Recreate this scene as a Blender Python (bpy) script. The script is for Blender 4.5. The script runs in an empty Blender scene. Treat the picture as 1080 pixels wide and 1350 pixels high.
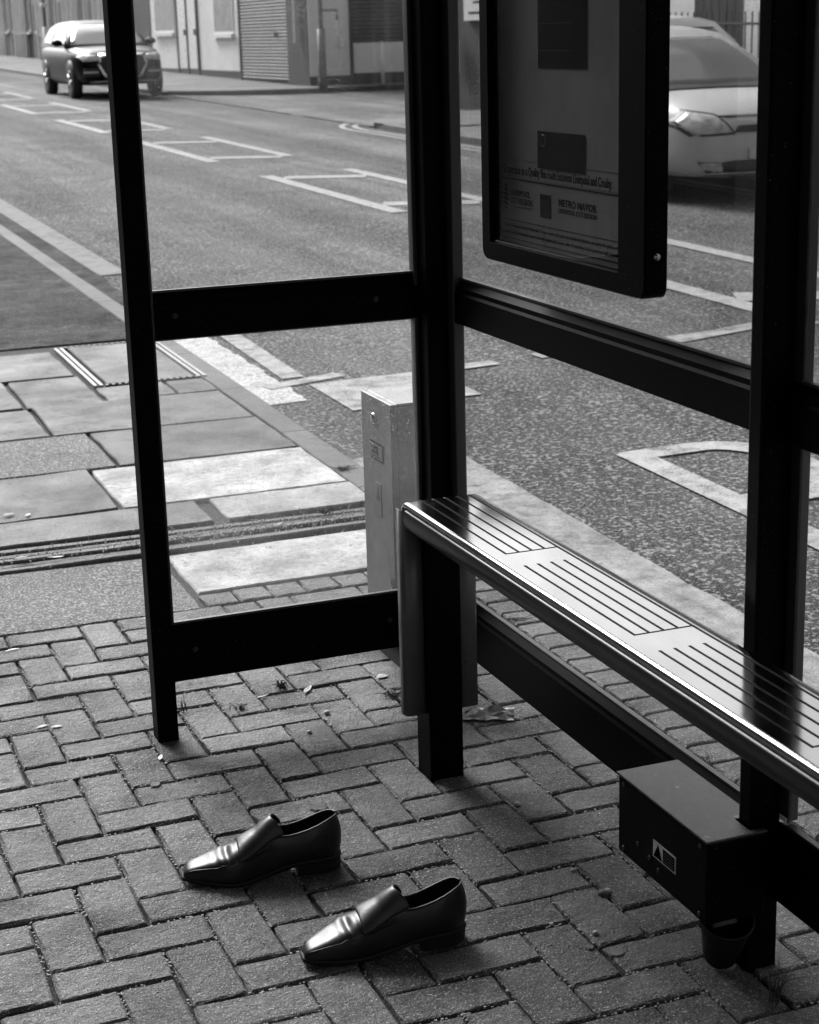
import bpy, bmesh, math, random
from mathutils import Vector, Matrix
from mathutils.bvhtree import BVHTree
from mathutils.geometry import tessellate_polygon
random.seed(7)
rnd = random.Random(11)
C = bpy.context.scene.collection
SC = bpy.context.scene

# ------------------------------------------------------------------ camera
F, PITCH, YAW, ROLL = 2305.0, math.radians(15.412), math.radians(20.86), math.radians(-1.577)
CAM = Vector((-0.4668, -2.9985, 1.5752))
_f = Vector((math.sin(YAW)*math.cos(PITCH), math.cos(YAW)*math.cos(PITCH), -math.sin(PITCH)))
_r0 = Vector((math.cos(YAW), -math.sin(YAW), 0)); _u0 = _r0.cross(_f)
_r = _r0*math.cos(ROLL) + _u0*math.sin(ROLL); _u = -_r0*math.sin(ROLL) + _u0*math.cos(ROLL)
def proj(p):
    d = Vector(p) - CAM; z = d.dot(_f)
    return (540 + F*d.dot(_r)/z, 675 - F*d.dot(_u)/z) if z > .1 else (-9999, -9999)
cd = bpy.data.cameras.new('camera'); cam = bpy.data.objects.new('camera', cd); C.objects.link(cam)
cam.matrix_world = Matrix(((_r.x, _u.x, -_f.x, CAM.x), (_r.y, _u.y, -_f.y, CAM.y), (_r.z, _u.z, -_f.z, CAM.z), (0, 0, 0, 1)))
cd.sensor_fit = 'HORIZONTAL'; cd.sensor_width = 36; cd.lens = 36*F/1080
cd.clip_start = .05; cd.clip_end = 2000
cd.dof.use_dof = True; cd.dof.focus_distance = 3.55; cd.dof.aperture_fstop = 12.5
SC.camera = cam

# ------------------------------------------------------------------ light
SUN_EL, SUN_AZ = math.radians(38), math.radians(-9)      # azimuth from +Y towards +X
w = bpy.data.worlds.new('World'); SC.world = w; w.use_nodes = True
nt = w.node_tree; bg = nt.nodes['Background']
sky = nt.nodes.new('ShaderNodeTexSky'); sky.sky_type = 'NISHITA'; sky.sun_disc = False
sky.sun_elevation = SUN_EL; sky.sun_rotation = SUN_AZ; sky.air_density = 1.0; sky.dust_density = 6.0; sky.ozone_density = 1.0
bw = nt.nodes.new('ShaderNodeRGBToBW')                     # the photograph is black and white
nt.links.new(sky.outputs[0], bw.inputs[0]); nt.links.new(bw.outputs[0], bg.inputs[0]); bg.inputs[1].default_value = .10
sd = bpy.data.lights.new('sun', 'SUN'); sd.energy = 1.5; sd.angle = math.radians(24); sd.color = (1, 1, 1)
so = bpy.data.objects.new('sun', sd); C.objects.link(so)
sv = Vector((math.sin(SUN_AZ)*math.cos(SUN_EL), math.cos(SUN_AZ)*math.cos(SUN_EL), math.sin(SUN_EL)))
so.rotation_euler = sv.to_track_quat('Z', 'Y').to_euler(); so.location = sv*60
SC.view_settings.view_transform = 'Standard'; SC.view_settings.look = 'None'
SC.view_settings.exposure = 1.42; SC.view_settings.gamma = 1.0; SC.view_settings.use_curve_mapping = False
SC.cycles.use_denoising = True
SC.cycles.max_bounces = 8; SC.cycles.transparent_max_bounces = 16; SC.cycles.caustics_reflective = False; SC.cycles.caustics_refractive = False

# ------------------------------------------------------------------ materials (all grey: the photograph has no colour)
class NT:
    def __init__(s, name):
        s.m = bpy.data.materials.new(name); s.m.use_nodes = True; s.t = s.m.node_tree
        s.b = s.t.nodes['Principled BSDF']; s.out = s.t.nodes['Material Output']
        g = s.t.nodes.new('ShaderNodeNewGeometry'); s.pos = g.outputs['Position']
    def n(s, k, **kw):
        x = s.t.nodes.new(k)
        for a, v in kw.items(): setattr(x, a, v)
        return x
    def l(s, a, b): s.t.links.new(a, b)
    def math(s, op, a, b=None, clamp=False):
        x = s.n('ShaderNodeMath', operation=op, use_clamp=clamp)
        for i, v in enumerate((a, b)):
            if v is None: continue
            if isinstance(v, (int, float)): x.inputs[i].default_value = v
            else: s.l(v, x.inputs[i])
        return x.outputs[0]
    def noise(s, scale, detail=3, rough=.55, vec=None, stretch=None, dist=0):
        x = s.n('ShaderNodeTexNoise'); x.inputs['Scale'].default_value = scale; x.inputs['Detail'].default_value = detail
        x.inputs['Roughness'].default_value = rough; x.inputs['Distortion'].default_value = dist
        v = vec or s.pos
        if stretch:
            mp = s.n('ShaderNodeMapping'); mp.inputs['Scale'].default_value = stretch; s.l(v, mp.inputs[0]); v = mp.outputs[0]
        s.l(v, x.inputs['Vector']); return x.outputs['Fac']
    def ramp(s, v, a, b, lo=0., hi=1.):
        x = s.n('ShaderNodeMapRange'); s.l(v, x.inputs[0])
        for i, q in enumerate((a, b, lo, hi)): x.inputs[i+1].default_value = q
        return x.outputs[0]
def mat(name, col, rough=.6, noises=(), specks=(), darks=(), bump=None, rand=0., metal=0., spec=.5, coat=0., roughvar=None, local=False, bump2=None, ior=1.5):
    t = NT(name); v = None
    if local:
        tc = t.n('ShaderNodeTexCoord'); t.pos = tc.outputs['Object']
    val = None
    for sc, amt, *rest in noises:                            # soft tonal mottling of the surface itself
        st = rest[0] if rest else None
        x = t.math('MULTIPLY_ADD', t.ramp(t.noise(sc, 4, .6, stretch=st), .25, .75, -1, 1), amt); x.node.inputs[2].default_value = 1
        val = x if val is None else t.math('MULTIPLY', val, x)
    if rand:
        oi = t.n('ShaderNodeObjectInfo'); x = t.ramp(oi.outputs['Random'], 0, 1, 1-rand, 1+rand)
        val = x if val is None else t.math('MULTIPLY', val, x)
    for sc, a, b, amt, *st in darks:                         # stains with edges
        x = t.ramp(t.noise(sc, 5, .6, stretch=st[0] if st else None), a, b, 1, 1-amt)
        val = x if val is None else t.math('MULTIPLY', val, x)
    if val is None: v = None
    else: v = t.math('MULTIPLY', val, col)
    for sc, a, b, amt in specks:                             # pale aggregate grains
        x = t.ramp(t.noise(sc, 2, .5), a, b, 0, amt)
        v = t.math('ADD', v if v is not None else col, x)
    if v is None: t.b.inputs['Base Color'].default_value = (col, col, col, 1)
    else: t.l(t.math('MINIMUM', t.math('MAXIMUM', v, .002), .9), t.b.inputs['Base Color'])
    t.b.inputs['Roughness'].default_value = rough; t.b.inputs['Metallic'].default_value = metal
    t.b.inputs['IOR'].default_value = ior; t.b.inputs['Specular IOR Level'].default_value = spec; t.b.inputs['Coat Weight'].default_value = coat; t.b.inputs['Coat Roughness'].default_value = .08
    if roughvar: t.l(t.ramp(t.noise(roughvar[0], 4), .3, .7, rough-roughvar[1], rough+roughvar[1]), t.b.inputs['Roughness'])
    nrm = None
    for bp in (bump, bump2):
        if not bp: continue
        x = t.n('ShaderNodeBump'); x.inputs['Strength'].default_value = bp[1]; x.inputs['Distance'].default_value = bp[2]
        t.l(t.noise(bp[0], 4, .65), x.inputs['Height'])
        if nrm: t.l(nrm, x.inputs['Normal'])
        nrm = x.outputs[0]
    if nrm: t.l(nrm, t.b.inputs['Normal'])
    return t.m
def glass_mat(name, tint=.95, dirt=.05, speck=.4, gloss=1.0):
    t = NT(name); t.t.nodes.remove(t.b)
    tr = t.n('ShaderNodeBsdfTransparent'); tr.inputs[0].default_value = (tint, tint, tint, 1)
    gl = t.n('ShaderNodeBsdfGlossy'); gl.inputs['Roughness'].default_value = .02; gl.inputs[0].default_value = (.9, .9, .9, 1)
    fr = t.n('ShaderNodeFresnel'); fr.inputs[0].default_value = 1.45
    mx = t.n('ShaderNodeMixShader'); t.l(t.math('MULTIPLY', fr.outputs[0], gloss*.6), mx.inputs[0]); t.l(tr.outputs[0], mx.inputs[1]); t.l(gl.outputs[0], mx.inputs[2])
    df = t.n('ShaderNodeBsdfDiffuse'); df.inputs[0].default_value = (.5, .5, .5, 1)
    tl = t.n('ShaderNodeBsdfTranslucent'); tl.inputs[0].default_value = (.5, .5, .5, 1)
    ds = t.n('ShaderNodeMixShader'); ds.inputs[0].default_value = .5; t.l(df.outputs[0], ds.inputs[1]); t.l(tl.outputs[0], ds.inputs[2])
    film = t.ramp(t.noise(3.5, 4, .6), .35, .75, dirt*.3, dirt*1.4)
    sp = t.ramp(t.noise(330, 1, .4), .645, .71, 0, speck)
    sp2 = t.ramp(t.noise(5, 3, .6, stretch=(1, 1, .35)), .45, .7, 0, 1)
    streak = t.ramp(t.noise(60, 2, .5, stretch=(1, 1, .02)), .62, .75, 0, dirt*.7)
    fac = t.math('ADD', t.math('ADD', film, streak), t.math('MULTIPLY', sp, sp2), True)
    m2 = t.n('ShaderNodeMixShader'); t.l(fac, m2.inputs[0]); t.l(mx.outputs[0], m2.inputs[1]); t.l(ds.outputs[0], m2.inputs[2])
    t.l(m2.outputs[0], t.out.inputs[0]); return t.m
def worn_paint(name, col, under, wear=.5):
    t = NT(name)
    n1 = t.noise(9, 5, .7); n2 = t.noise(140, 3, .6)
    k = t.ramp(t.math('ADD', t.math('MULTIPLY', n1, .7), t.math('MULTIPLY', n2, .5)), wear, wear+.22)
    v = t.math('ADD', t.math('MULTIPLY', k, col-under), under); v = t.math('MULTIPLY', v, t.ramp(t.noise(60, 3), .2, .8, .8, 1.15))
    t.l(v, t.b.inputs['Base Color']); t.b.inputs['Roughness'].default_value = .9; t.b.inputs['Specular IOR Level'].default_value = .1
    x = t.n('ShaderNodeBump'); x.inputs['Strength'].default_value = .6; x.inputs['Distance'].default_value = .006; t.l(t.noise(120, 3), x.inputs['Height']); t.l(x.outputs[0], t.b.inputs['Normal'])
    return t.m
M = {}
M['paver'] = mat('paver', .076, .60, [(2.1, .35), (16, .30), (90, .32), (260, .30)], [(330, .61, .67, .24), (150, .63, .69, .16)], [(1.9, .46, .60, .55), (7, .53, .63, .5), (28, .58, .66, .45)], (200, 1., .005), .42, bump2=(45, .7, .012), spec=.36, roughvar=(5, .2))
M['joint'] = mat('joint_dirt', .022, .9, [(40, .5), (150, .5)], [(260, .64, .7, .22)], bump=(160, .9, .01))
M['slab_pale'] = mat('slab_pale', .37, .6, [(2.2, .42), (9, .36), (55, .28), (200, .22)], [(300, .60, .68, .12)], [(3.2, .50, .64, .45), (13, .56, .66, .35), (34, .60, .66, .5)], (150, 1., .006), .10, spec=.28, roughvar=(4, .12))
M['slab_mid'] = mat('slab_mid', .076, .6, [(2.2, .3), (11, .25), (60, .25), (220, .25)], [(300, .60, .68, .13)], [(3, .50, .66, .5), (12, .56, .66, .35), (34, .61, .67, .5)], (150, 1., .006), .16, spec=.24, roughvar=(4, .14))
M['slab_light'] = mat('slab_light', .098, .6, [(2.2, .3), (11, .25), (60, .25), (220, .25)], [(300, .60, .68, .14)], [(3, .50, .66, .45), (12, .56, .66, .35), (34, .61, .67, .5)], (150, 1., .006), .12, spec=.24, roughvar=(4, .14))
M['aggregate'] = mat('aggregate_concrete', .110, .85, [(3, .25), (60, .35), (150, .4)], [(130, .53, .62, .20), (320, .58, .66, .2)], [(4, .58, .7, .3)], (130, 1., .006), .08, spec=.2)
M['kerb'] = mat('kerb_stone', .105, .85, [(3, .3), (25, .2), (120, .2)], [(300, .66, .74, .1)], [(6, .56, .66, .35)], (140, .4, .004), .15)
M['path'] = mat('path_asphalt', .070, .95, [(1.1, .35), (7, .4), (26, .4), (80, .4)], [(120, .58, .66, .12)], [(1.3, .50, .62, .4), (6, .54, .64, .4)], (150, 1., .008), spec=.08)
M['road'] = mat('road_asphalt', .120, .9, [(.45, .35), (3, .22), (45, .55), (120, .45), (.9, .6, (1, .045, 1)), (3.2, .3, (1, .03, 1))], [(52, .55, .62, .26), (140, .57, .64, .22)], [(1.1, .54, .66, .3), (46, .54, .61, .6), (.8, .46, .56, .45, (1, .05, 1)), (2.6, .52, .6, .3, (1, .06, 1))], (70, 1., .02), bump2=(160, .8, .008), spec=.12)
M['gutter'] = mat('gutter_concrete', .32, .8, [(2, .25), (14, .3), (90, .25), (12, .25, (1, .15, 1))], [], [(9, .55, .66, .4), (34, .58, .66, .4)], (120, .9, .008), spec=.2)
M['grit_glare'] = mat('wet_gritty_gutter_glare', .42, .5, [(3, .25), (30, .4)], [(90, .55, .65, .2)], [(60, .50, .58, .7), (11, .5, .62, .4)], (70, 1., .014))  # wet gritty gutter, its white sky glare put into the colour
M['paint'] = worn_paint('road_paint', .46, .10, .43)
M['paint_new'] = worn_paint('road_paint_clean', .40, .12, .38)
M['paint_kerb'] = worn_paint('road_paint_kerb', .24, .11, .40)
M['paint_pale'] = worn_paint('road_paint_worn', .44, .10, .44)
M['far_pave'] = mat('far_pavement', .11, .9, [(.9, .35), (6, .25)], [], [(1.2, .5, .6, .35)])
M['ground'] = mat('ground', .10, .8, [(.3, .3)])
M['black'] = mat('black_paint', .0018, .45, [(30, .3)], [(420, .735, .74, .20)], bump=(300, .06, .001), spec=.3, ior=1.16)
M['black_edge'] = mat('black_rubber', .012, .5)
M['alu'] = mat('dull_aluminium', .05, .45, [(20, .2, (1, 1, .1))], metal=.3)
M['steel'] = mat('brushed_steel', .42, .12, [(25, .06, (1, .05, 1)), (4, .06)], metal=1., roughvar=(6, .03), bump=(9, .02, .004))
M['steel_shaded'] = mat('shaded_steel_grey', .10, .4, [(20, .15), (4, .15)], [], [(45, .7, .73, .9)], metal=.2)  # seat steel again, darkened in colour for the shaded end strips
M['galv'] = mat('galvanised_steel', .20, .5, [(6, .2), (25, .15), (90, .12), (5, .2, (1, 1, .15))], [], [(14, .66, .72, .2)], metal=.55, roughvar=(20, .1))
M['galv_top'] = M['galv']
M['lip_shade'] = mat('shaded_front_lip', .004, .34, spec=.3)  # near-black colour stands for the dark reflection along the steel lip
M['dkgroove'] = mat('groove', .004, .7, ior=1.15)
M['leather'] = mat('black_leather', .009, .36, [(20, .2)], bump=(240, .10, .001), spec=.5, coat=.0, ior=1.42, local=True, bump2=(35, .16, .003), roughvar=(25, .06))
M['lining'] = mat('shoe_lining', .04, .6, local=True)
M['sole'] = mat('shoe_sole', .010, .6, spec=.2, local=True, bump=(200, .1, .001))
M['elastic'] = mat('elastic_webbing', .010, .8)
M['tag'] = mat('pale_tag', .6, .6)
M['box_paint'] = mat('box_paint', .0022, .5, [(12, .3)], [(260, .70, .72, .06)], spec=.4, ior=1.16)
M['box_top'] = mat('weathered_box_lid', .035, .48, [(12, .35), (50, .3)], [(34, .68, .74, .12), (340, .64, .7, .08)], bump=(80, .2, .003), spec=.5)
M['sticker'] = mat('sticker', .45, .5, [(60, .1)])
M['ink'] = mat('black_ink', .003, .6, spec=.1, ior=1.1)
M['ink_grey'] = mat('grey_ink', .05, .6)
M['paper'] = mat('poster_paper', .13, .6, [(7, .22), (20, .12), (9, .2, (1, 1, .2))], [], [(13, .64, .72, .3)])
M['poster_dark'] = mat('poster_dark_print', .003, .6, spec=.1, ior=1.1)
M['glass'] = glass_mat('shelter_glass', .97, .07, .4, .02)
M['glass_up'] = glass_mat('shelter_glass_upper', .95, .04, .5, .5)
M['glass_case'] = glass_mat('case_glass', .90, .002, .03, .22)
M['pot'] = mat('pot_plastic', .006, .5, spec=.3)
M['pot_rim'] = mat('pot_scuffed', .12, .5, [(60, .4)])
M['leaf'] = mat('dry_leaf', .42, .6, [(60, .35)], rand=.35)
M['leaf_dark'] = mat('dead_leaf', .10, .7, [(60, .4)], rand=.4)
M['grass'] = mat('weed_green', .06, .6, rand=.4)
M['stone'] = mat('pebble', .3, .7, [(90, .3)], rand=.4)
M['film'] = mat('crumpled_wrapper', .20, .25, [(30, .4)], spec=.6)
M['silver'] = mat('silver_car_paint', .5, .48, metal=.2)
M['white_car'] = mat('white_car_paint', .55, .3, coat=.5)
M['dark_car'] = mat('dark_car_paint', .003, .28, spec=.4, ior=1.22)
M['car_glass'] = mat('car_glass', .012, .06, spec=.8)
M['car_screen'] = mat('windscreen_reflection', .26, .08, spec=.6)  # pale base colour carries the reflection on the windscreen
M['car_black'] = mat('car_black_plastic', .008, .5)
M['tyre'] = mat('tyre', .010, .8)
M['rim'] = mat('alloy_rim', .45, .3, metal=.7)
M['lamp'] = mat('headlamp_lens', .45, .35, [(14, .5)], metal=.1, coat=.15, local=True)
M['chrome'] = mat('chrome_trim', .7, .15, metal=1.)
M['plate'] = mat('number_plate', .55, .5)
M['render'] = mat('white_render', .78, .8, [(.7, .12), (6, .08)], [], [(1.1, .62, .7, .2)], bump=(40, .2, .01))
M['render_grey'] = mat('grey_render', .26, .8, [(.9, .2), (6, .1)], [], [(1.3, .6, .7, .25)], bump=(40, .2, .01))
M['brick_dark'] = mat('dark_brick', .045, .85, [(2, .3), (14, .3)], bump=(30, .3, .01))
M['brick_mid'] = mat('brown_brick', .22, .85, [(2, .25), (14, .3)], bump=(30, .3, .01))
M['shutter'] = mat('roller_shutter_metal', .17, .5, [(3, .15), (1, .15)], metal=.3)
M['shutter_dark'] = mat('dark_shutter', .03, .5, [(3, .2)], metal=.2)
M['win'] = mat('window_glass', .06, .08, spec=.8)
M['win_pale'] = mat('net_curtain_window', .26, .2, [(3, .4)], spec=.6)
M['frame_w'] = mat('white_frame', .8, .5)
M['plinth'] = mat('dark_plinth', .02, .8, [(4, .3)])
M['roof'] = mat('roof_slate', .06, .7, [(3, .3)])
M['post_grey'] = mat('grey_post', .22, .5, [(6, .2)])
M['iron'] = mat('iron_railing', .03, .5)
M['timber'] = mat('dark_timber', .022, .7, [(3, .4), (25, .4, (1, 1, .08))])

# ------------------------------------------------------------------ mesh helpers
def mesh_obj(name, bm, m, parent=None, smooth=False):
    me = bpy.data.meshes.new(name); bm.to_mesh(me); bm.free()
    for mm in (m if isinstance(m, (list, tuple)) else [m]): me.materials.append(M[mm] if isinstance(mm, str) else mm)
    if smooth: me.polygons.foreach_set('use_smooth', [True]*len(me.polygons))
    o = bpy.data.objects.new(name, me); C.objects.link(o)
    if parent: o.parent = parent
    return o
def thing(name, label, cat, loc=(0, 0, 0), rz=0., group=None):
    o = bpy.data.objects.new(name, None); C.objects.link(o); o.location = loc; o.rotation_euler = (0, 0, rz); o.empty_display_size = .1
    o['label'] = label; o['category'] = cat
    if group: o['group'] = group
    bpy.context.view_layer.update() if False else None
    return o
def tag(o, label, cat, group=None):
    o['label'] = label; o['category'] = cat
    if group: o['group'] = group
    return o
def struct(o): o['kind'] = 'structure'; return o
def bx(bm, x0, x1, y0, y1, z0, z1, bevel=0., seg=1):
    vs = [bm.verts.new((x, y, z)) for x in (x0, x1) for y in (y0, y1) for z in (z0, z1)]
    fs = [bm.faces.new([vs[i] for i in f]) for f in ((0, 1, 3, 2), (4, 6, 7, 5), (0, 4, 5, 1), (2, 3, 7, 6), (0, 2, 6, 4), (1, 5, 7, 3))]
    if bevel:
        es = list({e for f in fs for e in f.edges}); bmesh.ops.bevel(bm, geom=es, offset=bevel, segments=seg, affect='EDGES', profile=.6)
    return vs
def box(name, x0, x1, y0, y1, z0, z1, m, parent=None, bevel=0., seg=1, smooth=False):
    bm = bmesh.new(); bx(bm, x0, x1, y0, y1, z0, z1, bevel, seg); return mesh_obj(name, bm, m, parent, smooth)
def quad(bm, pts): return bm.faces.new([bm.verts.new(p) for p in pts])
def gridmesh(bm, rows, close_u=False, close_v=False, skip=None):
    V = [[bm.verts.new(p) for p in r] for r in rows]; nu, nv = len(V), len(V[0])
    for i in range(nu if close_u else nu-1):
        for j in range(nv if close_v else nv-1):
            if skip and skip(i, j): continue
            a, b, c, d = V[i][j], V[(i+1) % nu][j], V[(i+1) % nu][(j+1) % nv], V[i][(j+1) % nv]
            f = [x for k, x in enumerate((a, b, c, d))]
            try: bm.faces.new(f)
            except ValueError: pass
    return V
def tube(bm, pts, r, n=6, cap=True):
    pts = [Vector(p) for p in pts]; rows = []
    for i, p in enumerate(pts):
        d = (pts[min(i+1, len(pts)-1)] - pts[max(i-1, 0)]).normalized()
        a = d.cross(Vector((0, 0, 1))); a = a.normalized() if a.length > 1e-4 else Vector((1, 0, 0)); b = d.cross(a)
        rr = r[i] if isinstance(r, (list, tuple)) else r
        rows.append([p + a*math.cos(2*math.pi*k/n)*rr + b*math.sin(2*math.pi*k/n)*rr for k in range(n)])
    V = gridmesh(bm, rows, close_v=True)
    if cap:
        bm.faces.new(V[0]); bm.faces.new(V[-1][::-1])
def lathe(bm, prof, n=24, axis='z', cx=0, cy=0):
    rows = []
    for k in range(n):
        a = 2*math.pi*k/n; c, s = math.cos(a), math.sin(a)
        rows.append([(cx+r*c, cy+r*s, z) if axis == 'z' else (cx+r*c, z, cy+r*s) for r, z in prof])
    gridmesh(bm, rows, close_u=True)
def gz(y): return .0125*max(0., y-1)
def lerp_tab(tab, t):
    for (a, va), (b, vb) in zip(tab, tab[1:]):
        if t <= b:
            k = max(0, (t-a)/(b-a)); k = k*k*(3-2*k) if len(tab) < 4 else k
            return va + (vb-va)*k
    return tab[-1][1]
def spline_tab(tab, t):                                    # Catmull-Rom through a table
    n = len(tab)
    for i in range(n-1):
        if t <= tab[i+1][0] or i == n-2:
            x0, y0 = tab[i]; x1, y1 = tab[i+1]; h = x1-x0; k = min(1, max(0, (t-x0)/h))
            m0 = (y1-tab[i-1][1])/(x1-tab[i-1][0]) if i > 0 else (y1-y0)/h
            m1 = (tab[i+2][1]-y0)/(tab[i+2][0]-x0) if i < n-2 else (y1-y0)/h
            return (2*k**3-3*k*k+1)*y0 + (k**3-2*k*k+k)*h*m0 + (-2*k**3+3*k*k)*y1 + (k**3-k*k)*h*m1
def text(name, s, size, mtx, m, parent=None, width=None, bold=0., align='LEFT', extr=.0003):
    cu = bpy.data.curves.new(name, 'FONT'); cu.body = s; cu.size = size; cu.offset = bold; cu.extrude = extr; cu.align_x = align; cu.resolution_u = 3
    o = bpy.data.objects.new(name, cu); C.objects.link(o)
    dg = bpy.context.evaluated_depsgraph_get(); me = bpy.data.meshes.new_from_object(o.evaluated_get(dg))
    bpy.data.objects.remove(o); bpy.data.curves.remove(cu)
    if width:
        xs = [v.co.x for v in me.vertices]; k = width/(max(xs)-min(xs))
        for v in me.vertices: v.co.x *= k
    me.transform(mtx); me.materials.clear(); me.materials.append(M[m]); me.name = name
    o = bpy.data.objects.new(name, me); C.objects.link(o)
    if parent: o.parent = parent
    return o

# ================================================================== the setting
YS = [-40, -6, -3, -1, 1, 3, 5, 7, 10, 14, 20, 30, 45, 70, 110]
def strip(name, x0, x1, off, m, ys=YS, nx=1, camber=0., parent=None, thick=0.):
    bm = bmesh.new(); rows = []
    for y in ys:
        r = []
        for i in range(nx+1):
            k = i/nx; r.append((x0+(x1-x0)*k, y, gz(y)+off+camber*4*k*(1-k)))
        rows.append(r)
    gridmesh(bm, rows); bmesh.ops.recalc_face_normals(bm, faces=bm.faces)
    for f in bm.faces:
        if f.normal.z < 0: f.normal_flip()
    return mesh_obj(name, bm, m, parent)
struct(strip('ground', -300, 300, -.30, 'ground', [-300, -40, 1, 110, 400]))
RX0, RX1 = 1.62, 8.62
road = struct(strip('road', 1.55, RX1+.1, -.09, 'road', YS, 8, .045))
def rz(x, y): k = (x-1.55)/(RX1+.1-1.55); return gz(y)-.09+.045*4*k*(1-k)
pave = struct(strip('pavement', -4.6, 1.60, -.016, 'joint'))
# subsoil skirt so that the pavement is a solid bed
struct(strip('far_pavement', RX1+.05, 11.9, .0, 'far_pave', [-40, -6, 1, 10, 22.5]))
struct(strip('far_pavement', RX1+.05, 12.0, .0, 'far_pave', [35.2, 45, 60, 110]))
struct(strip('side_road', RX1+.1, 40, -.075, 'road', [20.5, 24, 30, 36.5]))

# ---- block paving: 90 degree herringbone, module 102 mm, lattice origin at the world origin
U = .102; BX1, BY1, BX0, BY0 = 1.285, 1.635, -2.6, -3.6
def brick_mesh(w_, d_, seed):
    r = random.Random(seed); bm = bmesh.new(); g = .0026; n1 = 4
    g += r.uniform(-.0006, .0012); hw, hd = w_/2-g, d_/2-g; ch = .0050
    def ring(ins, z, jit):
        pts = []
        for k in range(4*n1):
            s, q = divmod(k, n1); q /= n1
            x, y = [(-1+2*q, -1), (1, -1+2*q), (1-2*q, 1), (-1, 1-2*q)][s]
            pts.append(((hw-ins)*x + r.uniform(-jit, jit), (hd-ins)*y + r.uniform(-jit, jit), z + r.uniform(-jit, jit)*.4))
        return pts
    rows = [ring(0, -.06, 0), ring(0, -.0060, .0014), ring(ch*.5, -.0020, .0015), ring(ch*1.15, 0, .0012)]
    V = gridmesh(bm, rows, close_v=True); bm.faces.new(V[-1])
    bmesh.ops.recalc_face_normals(bm, faces=bm.faces)
    me = bpy.data.meshes.new('brick'); bm.to_mesh(me); bm.free(); me.materials.append(M['paver']); return me
_bcache = {}
def get_brick(w_, d_):
    key = (round(w_, 3), round(d_, 3), rnd.randrange(5)); 
    if key not in _bcache: _bcache[key] = brick_mesh(w_, d_, len(_bcache))
    return _bcache[key]
cells = []
for a in range(int(BX0/U)-1, int(BX1/U)+2):
    for b in range(int(BY0/U)-2, int(BY1/U)+3):
        k = (a-b) % 4
        if k == 2: r_ = (a*U, (a+2)*U, b*U, (b+1)*U)
        elif k == 1: r_ = (a*U, (a+1)*U, b*U, (b+2)*U)
        else: continue
        x0, x1, y0, y1 = max(r_[0], BX0), min(r_[1], BX1), max(r_[2], BY0), min(r_[3], BY1)
        if x1-x0 < .03 or y1-y0 < .03: continue
        cells.append((x0, x1, y0, y1))
for i in range(46):                                          # soldier course behind the shelter, along the kerb
    y1 = 1.735 - i*U; cells.append((1.407, 1.607, y1-U, y1))
for i in range(8): cells.append((.675+i*U, .675+(i+1)*U, 1.64, 1.752))
def vis(c):
    px = proj(((c[0]+c[1])/2, (c[2]+c[3])/2, 0)); return -60 < px[0] < 1140 and -60 < px[1] < 1410
def dist(c): return ((c[0]+c[1])/2-CAM.x)**2 + ((c[2]+c[3])/2-CAM.y)**2
vc = sorted([c for c in cells if vis(c)], key=dist); hid = [c for c in cells if not vis(c)]
rest = vc[300:] + hid
SUNK = []
for c in vc[:300]:
    o = bpy.data.objects.new('brick', get_brick(c[1]-c[0], c[3]-c[2])); C.objects.link(o); o.parent = pave
    o.location = ((c[0]+c[1])/2 + rnd.uniform(-.0016, .0016), (c[2]+c[3])/2 + rnd.uniform(-.0016, .0016), gz(c[2]) + rnd.uniform(-.0018, .0014))
    o.rotation_euler = (rnd.gauss(0, .006), rnd.gauss(0, .006), rnd.gauss(0, .010))
bm = bmesh.new()
for c in rest:
    me = get_brick(c[1]-c[0], c[3]-c[2]); n0 = len(bm.verts); bm.from_mesh(me); bm.verts.ensure_lookup_table()
    mt = Matrix.Translation(((c[0]+c[1])/2, (c[2]+c[3])/2, gz(c[2]) + rnd.uniform(-.003, .002))) @ Matrix.Rotation(rnd.gauss(0, .009), 4, 'Z')
    bmesh.ops.transform(bm, matrix=mt, verts=bm.verts[n0:])
o = mesh_obj('brick_field', bm, 'paver', pave); o['kind'] = 'stuff'

# ---- concrete flags beyond the shelter
def slab(name, x0, x1, y0, y1, m, top=0., g=.006, rag=.004, th=.05, parent=pave):
    bm = bmesh.new(); r = random.Random(int((x0*31+y0*17)*1000)); rows = []
    nx, ny = max(3, int((x1-x0)/.09)), max(3, int((y1-y0)/.09))
    x0 += g; x1 -= g; y0 += g; y1 -= g
    ring = [(x0+(x1-x0)*i/nx, y0) for i in range(nx)] + [(x1, y0+(y1-y0)*i/ny) for i in range(ny)] + [(x1-(x1-x0)*i/nx, y1) for i in range(nx)] + [(x0, y1-(y1-y0)*i/ny) for i in range(ny)]
    cx, cy = (x0+x1)/2, (y0+y1)/2
    ring = [(x + r.uniform(-rag, rag), y + r.uniform(-rag, rag)) for x, y in ring]
    tx, ty = r.gauss(0, .006), r.gauss(0, .006)
    def lay(ins, dz): return [(x + (ins if x < cx else -ins)*(abs(x-cx) > (x1-x0)/2-.02), y + (ins if y < cy else -ins)*(abs(y-cy) > (y1-y0)/2-.02), gz(y)+top+dz+(x-cx)*tx+(y-cy)*ty) for x, y in ring]
    V = gridmesh(bm, [lay(0, -th), lay(0, -.005), lay(.004, 0)], close_v=True); bm.faces.new(V[-1]); bmesh.ops.recalc_face_normals(bm, faces=bm.faces)
    return mesh_obj(name, bm, m, parent)
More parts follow.
